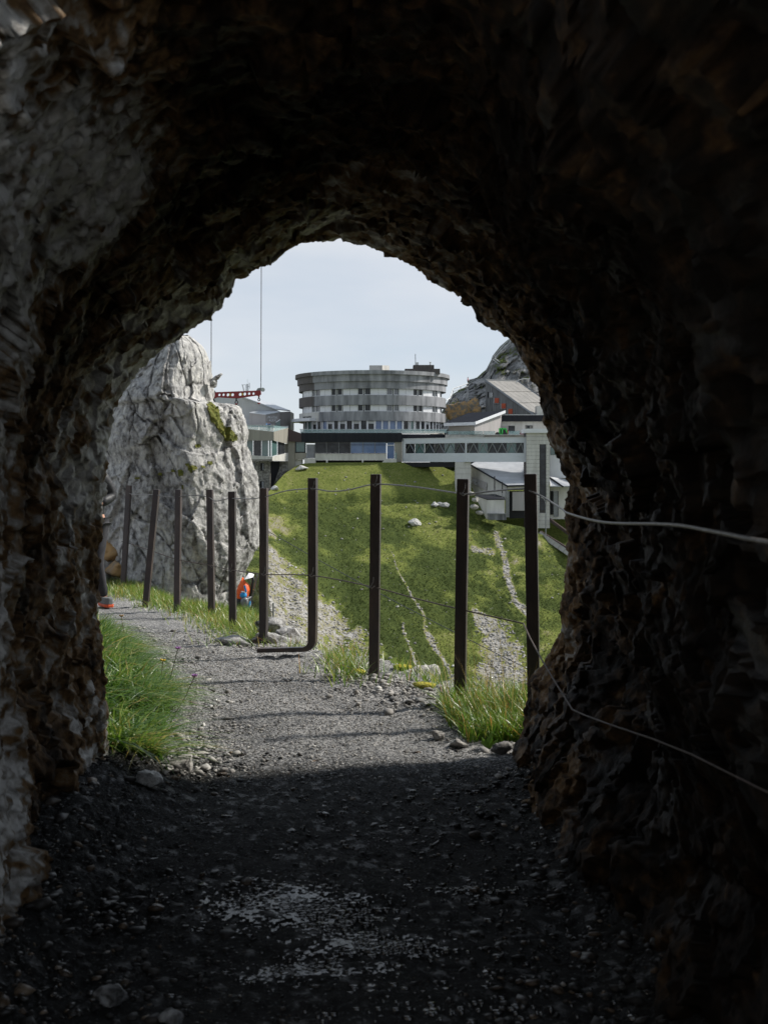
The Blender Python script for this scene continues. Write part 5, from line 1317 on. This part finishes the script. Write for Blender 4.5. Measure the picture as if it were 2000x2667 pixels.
rect('chimney', 1398, 1420, 1057, 1082, 221, 3, M_concl, wh)

bh = thing('black_roof_house', P(1235, 1128, 206), 'low beige house with a black mono-pitch roof beside the hotel', 'house')
e0, e1, r0, r1 = P(1155, 1105.5, 206), P(1235.5, 1103, 203), P(1219, 1078.5, 216), P(1313.5, 1073, 211)
MB().prism([e0, e1, r1, r0], (0, 0, .25)).obj('roof', M_blackroof, bh)
MB().prism([(e0[0], e0[1] - .05, e0[2] - .3), (e1[0], e1[1] - .05, e1[2] - .3), (e1[0], e1[1] - .05, e1[2] + .26), (e0[0], e0[1] - .05, e0[2] + .26)], (0, .15, 0)).obj('gutter_board', M_white, bh)
MB().prism([(e1[0] + .05, e1[1], e1[2] - .2), (r1[0] + .05, r1[1], r1[2] - .2), (r1[0] + .05, r1[1], r1[2] + .28), (e1[0] + .05, e1[1], e1[2] + .28)], (.15, 0, 0)).obj('verge_board', M_white, bh)
zb2 = P(0, 1131, 205)[2]
MB().prism([(e0[0] + 1, e0[1] + .6, zb2), (e1[0] - .1, e1[1] + .5, zb2), (e1[0] - .1, e1[1] + .5, e1[2]), (e0[0] + 1, e0[1] + .6, e0[2])], (0, .4, 0)).obj('wall', M_beige, bh)
MB().prism([(e1[0], e1[1] + .5, zb2), (r1[0] - .6, r1[1], zb2), (r1[0] - .6, r1[1], r1[2] - .2), (e1[0], e1[1] + .5, e1[2] - .05)], (.1, .4, 0)).obj('gable_wall', M_shedb, bh)
wb = thing('white_house', P(1360, 1130, 212), 'white rendered house with a dark eaves band at right', 'house')
rect('eaves_band', 1298, 1440, 1081, 1097.5, 211.4, 8, M_fascia, wb); rect('eaves_trim', 1298, 1440, 1079.8, 1081, 211.3, 8, M_frame, wb)
rect('wall', 1302, 1440, 1097.6, 1133, 212, 7, M_concl, wb)
w_ = rect('window', 1323, 1340, 1109, 1125, 211.95, .1, M_glass, wb); rect('sill', 1322.5, 1340.5, 1125, 1126, 211.8, .3, M_fascia, w_)
w_ = rect('window', 1302.5, 1321, 1110, 1124, 211.95, .1, M_shedb, wb); rect('sill', 1302.5, 1321, 1124, 1125, 211.8, .3, M_fascia, w_)
w_ = rect('window', 1367.5, 1387.5, 1107.5, 1118, 211.95, .1, M_stone, wb); rect('pane', 1372, 1379, 1108.5, 1117, 211.85, .1, M_glass, w_)
tp = thing('terrace_parapet', P(1310, 1140, 203), 'low concrete parapet of the yard above the corridor', 'parapet')
rect('coping', 1262, 1370, 1131.8, 1133.2, 202.8, 1.4, M_concl, tp); rect('wall', 1262, 1370, 1133.3, 1146, 203, 1, M_concb, tp)
gb3 = thing('glass_balustrade', P(1260, 1131, 204), 'pale glass balustrade in front of the beige house', 'railing')
for (x0, x1) in ((1166, 1196), (1197, 1227), (1228, 1258), (1259, 1289), (1323, 1353)): rect('pane', x0, x1, 1122.5, 1131.6, 203.4, .04, M_rail, gb3)
yp_ = thing('yard_deck', P(1260, 1146, 205), 'concrete yard deck behind the corridor parapet', 'deck')
rect('slab', 1160, 1500, 1131.9, 1140, 204.2, 8, M_concl, yp_)
gt = thing('green_tractor', P(1308, 1131.6, 206.0), 'bright green compact tractor cab on the yard', 'tractor')
mm = MB(); fr_ = [(1300.5, 1116.5), (1317, 1116.5), (1320, 1131), (1300, 1131)]
for (a_, b_) in ((0, 1), (1, 2), (2, 3), (3, 0)): mm.bar(P(*fr_[a_], 205.4), P(*fr_[b_], 205.4), .22, .25); mm.bar(P(*fr_[a_], 206.8), P(*fr_[b_], 206.8), .22, .25)
mm.bar(P(1307.5, 1116.5, 205.4), P(1307.5, 1131, 205.4), .22, .25); mm.obj('cab_frame', M_green, gt)
slab('roof', [(1300, 1115.5, 205.3), (1317.5, 1115.5, 205.3), (1317.5, 1117, 205.3), (1300, 1117, 205.3)], (0, 1.7, 0), M_green, gt)
rect('cab_glass', 1301, 1317.5, 1117, 1129.5, 205.7, .9, M_glass, gt)
slab('bonnet', [(1290.5, 1131.3, 205.4), (1291, 1129.2, 205.4), (1300, 1127.8, 205.4), (1300, 1131.3, 205.4)], (0, 1.3, 0), M_green, gt)
for x_ in (1295, 1315): MB().tube([P(x_, 1131.2, 205.1), P(x_, 1131.2, 205.5)], .42, 14).obj('wheel', M_black, gt)
slab('attachment', [(1320, 1121, 205.6), (1323.5, 1120, 205.6), (1323.5, 1131, 205.6), (1321, 1131, 205.6)], (0, .8, 0), M_redcl, gt)
o = rect('red_skip', 1354, 1370, 1127, 1133, 204.8, 1.6, mat('dark_red', (.14, .02, .03), rough=.5), None); tag(o, 'dark red box beside the lift tower cap', 'box')

# ------------------------------------------------------------------ lower station with slate roof, retaining wall, track
ls = thing('lower_station', P(1320, 1340, 186), 'lower railway station with bright slate roof below the corridor', 'station')
def z4(u, v): return 1180 + u / 5.184, 1180 + v / 5.184
def q4(u, v, Y): return Vector(P(*z4(u, v), Y))
ev0, ev1 = q4(238, 165, 192), q4(728, 448, 182.5); rf1 = q4(985, 440, 183.5); rf0 = q4(960, 60, 202); rfa = q4(400, 60, 203)
def on_plane(u, v, a_, b_, c_):
    nn = (b_ - a_).cross(c_ - a_); o0 = Vector((0, 0, ZC)); d = q4(u, v, 1.) - o0; return o0 + d * ((a_ - o0).dot(nn) / d.dot(nn))
rfp = q4(985, 60, 199)
MB().prism([ev0, ev1, rf1, rfp, on_plane(430, 70, ev0, ev1, rfp)], (0, 0, .2)).obj('roof', M_slate, ls)
MB().bar(ev0 + Vector((0, -.1, 0)), ev1 + Vector((0, -.1, 0)), .22, .3).obj('verge', M_fascia, ls); MB().bar(ev1 + Vector((0, -.1, 0)), rf1 + Vector((0, -.1, 0)), .22, .3).obj('eaves', M_fascia, ls)
zz = q4(0, 640, 183)[2]
MB().prism([ev0 + Vector((0, .3, -.1)), ev1 + Vector((0, .3, -.1)), Vector((ev1.x, ev1.y + .3, zz)), Vector((ev0.x, ev0.y + .3, zz))], (.1, .5, 0)).obj('wall', M_concl, ls)
MB().prism([ev1 + Vector((.1, .3, -.1)), rf1 + Vector((0, .3, -.1)), Vector((rf1.x, rf1.y + .3, ev1.z - .55)), Vector((ev1.x + .1, ev1.y + .3, ev1.z - .55))], (0, .5, 0)).obj('lintel', M_concl, ls)
rect('gate_pier', 1316.5, 1326, 1279, 1347, 182.9, .6, M_grey, ls); rect('opening', 1326.2, 1372, 1279, 1350, 183.8, .4, M_cavern, ls); rect('inner_wall', 1334, 1372, 1281, 1330, 183.5, .2, M_shedb, ls)
o = slab('sign_panel', [(1227.5, 1241, 191.7), (1268, 1257, 184.5 + 3.2), (1265.5, 1277, 187.7), (1227.5, 1260, 191.7)], (0, .15, 0), M_shedb, ls)
text('PILATUS', 1.15, P(1248, 1259.5, 189.4), (math.pi / 2, math.radians(24), .0), M_grey, ls, sx=.62)
for (u, v0, v1, Y) in ((558, 310, 500, 181.5), (663, 390, 540, 181.5)):
    o = thing('bollard_lamp', q4(u, v1 + 80, Y), 'left black lamp pipe before the station gable' if u == 558 else 'right black lamp pipe before the station gable', 'lamp')
    MB().tube([q4(u, v1, Y), q4(u, v0, Y)], .09, 8).obj('pipe', M_black, o); MB().tube([q4(u, v1 + 80, Y), q4(u, v1, Y)], .04, 6).obj('stem', M_grey, o)
rw = thing('retaining_wall', P(1300, 1350, 179.5), 'pale concrete retaining wall with sloping dark top', 'wall')
MB().prism([q4(298, 578, 180.5), q4(450, 632, 179.2), q4(695, 632, 179.2), q4(695, 860, 179.2), q4(452, 890, 179.2)], (0, 1.5, 0)).obj('wall', M_concl, rw)
MB().prism([q4(292, 572, 180.4), q4(450, 628, 179.1), q4(697, 628, 179.1), q4(690, 600, 183), q4(560, 560, 184)], (0, 0, .08)).obj('top', M_fascia, rw)
th_ = thing('trough', P(1294, 1353, 178), 'grey wooden trough box at the foot of the retaining wall', 'trough')
MB().prism([q4(465, 818, 178.4), q4(715, 820, 178.2), q4(715, 905, 178.2), q4(480, 905, 178.4)], (0, 1, 0)).obj('box', M_wood, th_, bevel=.05); MB().bar(q4(462, 818, 178.2), q4(718, 820, 178), .12, .12).obj('rim', M_grey, th_)
ps = thing('platform_shed', P(1450, 1350, 187), 'small station canopy with grey doors right of the lift tower', 'building')
MB().prism([q4(1300, 330, 186), q4(1310, 455, 184), q4(1600, 455, 184), q4(1600, 380, 190)], (0, 0, .15)).obj('roof', M_slate, ps); MB().bar(q4(1300, 332, 185.8), q4(1480, 455, 183.8), .25, .25).obj('roof_edge', M_fascia, ps)
rect('wall', 1431.5, 1560, 1268, 1352, 186.5, 3, M_concl, ps); rect('door', 1452, 1453.5 + 0, 1279, 1345, 186.3, .1, M_fascia, ps); rect('door', 1441, 1453, 1279, 1346, 186.35, .1, M_grey, ps); rect('opening', 1432, 1440.5, 1279, 1340, 186.35, .1, M_cavern, ps)
tr = thing('railway_track', P(1440, 1400, 180), 'dark rack railway track with pale stone kerb running down right', 'railway')
t0, t1 = (q4(1170, 1050, 181), q4(1560, 1305, 171)), None
def lane(u0, v0, Y0, u1, v1, Y1, w, m_, nm, h=.25):
    a, b = q4(u0, v0, Y0), q4(u1, v1, Y1); MB().bar(a, b + (b - a) * .5, h, w).obj(nm, m_, tr)
lane(1180, 1075, 181, 1560, 1318, 173, .35, M_rail_steel, 'rail'); lane(1180, 1062, 182, 1560, 1295, 174, .3, M_rail_steel, 'rail')
lane(1290, 890, 186, 1560, 1090, 178, .5, M_rail_steel, 'rail')
a, b = q4(1180, 1100, 180.5), q4(1600, 1385, 172)
for k in range(6):
    p0, p1 = a.lerp(b, k / 6 + .005), a.lerp(b, (k + 1) / 6 - .005); MB().bar(p0, p1, .75, 1.0).obj('kerb_stone', M_ballast, tr)
MB().prism([q4(1195, 1270, 179.4), q4(1400, 1265, 179.4), q4(1440, 1350, 178.5), q4(1390, 1350, 178.5), q4(1215, 1340, 179.4)], (0, 1.5, 0)).obj('buttress', M_concb, tr)
MB().prism([q4(1395, 1350, 178.3), q4(1500, 1340, 175.6), q4(1560, 1460, 174.8), q4(1520, 1460, 175)], (0, 1.5, 0)).obj('buttress', M_concb, tr)
lp = thing('lamp_post', q4(1248, 1265, 178.8), 'slim grey curved lamp post by the railway track', 'lamp post')
MB().tube([q4(1248, 1262, 178.8), q4(1248, 735, 178.8)], .085, 8).obj('pole', M_grey, lp)
MB().tube([q4(1248, 735, 178.8), q4(1247, 690, 178.8), q4(1235, 640, 178.8), q4(1205, 600, 178.8)], .05, 8).obj('arm', M_grey, lp); MB().tube([q4(1215, 607, 178.8), q4(1190, 592, 178.8)], [.09, .11], 8).obj('lamp_head', M_frame, lp)
MB().bar(q4(1238, 1258, 178.8), q4(1262, 1258, 178.8), .15, .3).obj('base_plate', M_grey, lp)

# ------------------------------------------------------------------ rock peak at the right
RO = np.array([(1120, 1120), (1150, 1075), (1163, 1050), (1175, 1030), (1191, 1019), (1214, 1006), (1221, 989), (1241, 984), (1267, 961), (1280, 936), (1281, 929), (1303, 901), (1326, 882), (1350, 855), (1420, 800), (1520, 745), (1700, 700), (1900, 690)], float)
NC, NR = 300, 150
cxs = np.linspace(1120, 1900, NC); tp_ = np.interp(cxs, RO[:, 0], RO[:, 1])
vv = np.linspace(0, 1.6, NR)
MPX, MV = np.meshgrid(cxs, vv, indexing='ij'); TP = np.repeat(tp_, NR).reshape(NC, NR)
bot = 1175.
mpy = np.where(MV <= 1, bot + (TP - bot) * np.sin(np.clip(MV, 0, 1) * math.pi / 2), TP)
mY = 236 + 10 * np.clip(MV, 0, 1) + 26 * np.clip(MV, 0, 1) ** 2 + 40 * np.clip(MV - 1, 0, 1) + (MPX - 1120) * .015
mx = (MPX - CX) / F * mY; mz = ZC - (mpy - HZ) / F * mY; mz = np.where(MV > 1, mz - 70 * (MV - 1) ** 1.2, mz)
mp_ = np.stack([mx.ravel(), mY.ravel(), mz.ravel()], 1)
w1, x1_ = facet(mp_, .22, 61, .8, .5); w2, x2_ = facet(mp_, .7, 62, .8, .5); w3 = fbm(mp_ * .9, 4, 63)
keepw = ss(1.0 - np.abs(MV.ravel() - 1), 0, 1) ; damp = np.where(MV.ravel() < 1, 1 - .85 * ss(MV.ravel(), .8, 1.0), .2)
mp_[:, 1] += (w1 * 2.4 + w2 * 1.1 + w3 * 1.6) * damp; mp_[:, 2] += (w2 * .5 + w3 * .6) * damp
gm = ss(fbm(mp_ * np.array([.16, .16, .3]), 3, 66) + .25 * fbm(mp_ * .8, 3, 67), .02, .22)
ridge = ss(MV.ravel(), .72, .95) * .75 * ss(fbm(mp_ * .25, 2, 68), -.35, .1)
tone = .66 + .25 * (x1_ - .5) + .2 * (x2_ - .5) + .15 * w3
tone = tone * (1 - np.clip(gm * .55 + ridge, 0, 1)) + np.clip(gm * .55 + ridge, 0, 1) * .2
me = mesh_np('mountain', mp_, gridfaces(NC, NR), False); attr(me, 'tone', np.clip(tone, 0, 1)); tag(obj_me('mountain', me, M_mount), 'grey rock peak with grassy ledges behind the houses', None, kind='structure')
rock('rock', 'ochre rock slab beside the hotel below the peak', P(1186, 1092, 232), (2.3, 1.5, 2.0), 101, M_ochre, sink=.3)
rock('rock', 'tan rock bulge left of the wooden house', P(1232, 1085, 233), (2.0, 1.5, 1.9), 102, M_ochre, sink=.3)
def z2(u, v, Y): return P(1120 + u / 4.366, 860 + v / 4.366, Y)
hr = thing('handrail', z2(260, 690, 244), 'metal handrail on the ridge path beside the hotel roof', 'railing')
MB().tube([z2(185, 800, 238), z2(222, 772, 239), z2(260, 666, 242), z2(430, 605, 248)], .09, 6).obj('rail', M_grey, hr); MB().tube([z2(222, 790, 239), z2(268, 697, 242), z2(430, 637, 248)], .07, 6).obj('rail', M_grey, hr)
for (u, v0, v1, Y) in ((222, 772, 820, 239), (260, 666, 740, 242), (345, 636, 700, 245), (420, 606, 650, 248)): MB().tube([z2(u, v0, Y), z2(u, v1, Y)], .06, 6).obj('stanchion', M_grey, hr)
hr2 = thing('handrail', z2(800, 260, 262), 'pale stair handrail climbing the upper peak', 'railing')
for pts_ in ([(940, 50), (905, 95), (800, 205), (708, 312)], [(940, 95), (905, 135), (735, 312)]): MB().tube([z2(u, v, 260) for u, v in pts_], .09, 6).obj('rail', M_frame, hr2)
for pts_ in ([(708, 330), (800, 402)], [(733, 318), (803, 372)]): MB().tube([z2(u, v, 256) for u, v in pts_], .09, 6).obj('rail', M_frame, hr2)
for (u, v) in ((905, 95), (800, 205), (735, 285)): MB().tube([z2(u, v, 260), z2(u + 2, v + 60, 260.5)], .05, 6).obj('stanchion', M_frame, hr2)
hr3 = thing('pipe', z2(1060, 560, 243), 'pale pipe curving over the rock above the wooden house', 'pipe')
MB().tube([z2(975, 595, 243), z2(1010, 565, 243), z2(1060, 552, 243), z2(1120, 555, 243), z2(1160, 530, 243), z2(1260, 500, 243)], .10, 6).obj('tube', M_frame, hr3)

# ------------------------------------------------------------------ red spreader beam on two ropes
Ys = 78.
sb = thing('spreader_beam', P(616, 1060, Ys), 'red perforated lifting beam hanging from two ropes', 'lifting beam')
def z5(u, v, Y=Ys): return P(540 + u / 9.217, 980 + v / 9.217, Y)
import bmesh
outl = [(103, 388), (215, 380), (1160, 343), (1282, 338), (1290, 440), (1262, 445), (1250, 490), (1228, 490), (1215, 470), (1170, 462), (725, 530), (680, 530), (235, 503), (185, 530), (155, 520), (130, 500), (105, 480)]
holes = [(290, 445, 30), (389, 442, 31), (495, 443, 36), (607, 442, 36), (791, 432, 37), (900, 424, 36), (1005, 415, 31), (1108, 413, 29)]
bm = bmesh.new()
def loop(pts_):
    vs = [bm.verts.new(z5(u, v)) for u, v in pts_]; return [bm.edges.new((vs[i], vs[(i + 1) % len(vs)])) for i in range(len(vs))]
ed = loop(outl)
for (u, v, r_) in holes: ed += loop([(u + r_ * math.cos(k * math.pi / 8), v + r_ * math.sin(k * math.pi / 8)) for k in range(16)])
bmesh.ops.triangle_fill(bm, use_beauty=True, edges=ed)
ext = bmesh.ops.extrude_face_region(bm, geom=list(bm.faces)); bmesh.ops.translate(bm, vec=(0, .25, 0), verts=[e for e in ext['geom'] if isinstance(e, bmesh.types.BMVert)])
bmesh.ops.recalc_face_normals(bm, faces=bm.faces); bmesh.ops.translate(bm, vec=tuple(-Vector(WLOC[sb.name])), verts=bm.verts)
me = bpy.data.meshes.new('beam_plate'); bm.to_mesh(me); bm.free(); obj_me('beam_plate', me, M_red, sb, WLOC[sb.name])
for u in (548, 847): MB().prism([z5(u - 14, 412 if u < 600 else 402, Ys - .02), z5(u + 14, 412 if u < 600 else 402, Ys - .02), z5(u + 14, 472 if u < 600 else 458, Ys - .02), z5(u - 14, 472 if u < 600 else 458, Ys - .02)], (0, .015, 0)).obj('sticker', M_yellow, sb)
for (cx_, cy_) in ((145, 357), (1260, 312), (1335, 322)):
    big = cx_ == 1335
    MB().tube([z5(cx_, cy_, Ys + .02), z5(cx_, cy_, Ys + .22)], .145 if big else .105, 16).obj('pulley', M_net if big else M_grey, sb)
MB().prism([z5(1180, 342), z5(1205, 290), z5(1290, 278), z5(1290, 340)], (0, .2, 0)).obj('pulley_housing', M_grey, sb); MB().prism([z5(90, 386), z5(95, 335), z5(165, 330), z5(210, 378)], (0, .2, 0)).obj('pulley_housing', M_grey, sb)
def shackle(u, v0, r_, L):
    m_ = MB(); m_.tube([z5(u, v0), z5(u, v0 + L)], .05, 8); c = Vector(z5(u, v0 + L + r_ * 1.2)); R_ = r_ / 9.217 / F * Ys
    m_.tube([c + Vector((math.sin(k * math.pi / 6) * R_, .1, math.cos(k * math.pi / 6) * R_ * 1.25)) for k in range(13)], .035, 6); m_.obj('shackle', M_black, sb)
shackle(160, 525, 24, 50); shackle(700, 525, 32, 60); shackle(1240, 490, 24, 40)
for (u, v) in ((700, 662), (1240, 642)): MB().tube([z5(u, v - 10), z5(u, v + 10), z5(u, v + 26)], [.09, .11, .04], 8).obj('hook', M_red, sb)
for (px_, y_, dz) in ((550.5, 1016, 0), (680, 1011, 0)): MB().tube([P(px_, y_, Ys + .1), P(px_ + (2 if px_ > 600 else 1), 400, Ys + .1), P(px_ + 3, -200, Ys + .1)], .028, 6).obj('rope', M_rope, sb)

# ------------------------------------------------------------------ slack cable over the slope
a, b = Vector(P(640, 1350, 60)), Vector(P(1420, 1765, 46))
o = MB().tube([a.lerp(b, t) + Vector((0, 0, -.5 * math.sin(t * math.pi) * .35)) for t in np.linspace(-.3, 1.3, 24)], .018, 5).obj('cable', M_rope); tag(o, 'thin steel cable slanting across in front of the green slope', 'cable')

# ------------------------------------------------------------------ small distant people
cl1 = dict(skin=M_skin, top=M_navy, legs=M_black, hair=M_hair, shoe=M_black, sole=M_black)
cl2 = dict(skin=M_skin, top=M_lblue, legs=M_whfab, hair=M_hair, shoe=M_black, sole=M_black)
cl3 = dict(skin=M_skin, top=M_redcl, legs=M_black, hair=M_hair, shoe=M_black, sole=M_black)
arms = {'rel': (.30, -.1, 1.25), 'rwr': (.16, -.25, 1.45), 'rhd': (.12, -.28, 1.5)}
person(P(701, 1125, 193.6), 'person in navy top standing at the restaurant balustrade', 1.72, cl1, {}, math.pi, detail=False)
person(P(697, 1124, 195.5), 'person in light blue top beside the navy one on the terrace', 1.66, cl2, arms, math.pi, detail=False)
person(P(1218, 1003, 249.), 'person in red on the ridge path by the handrail', 1.75, cl3, {}, 1.5, detail=False)
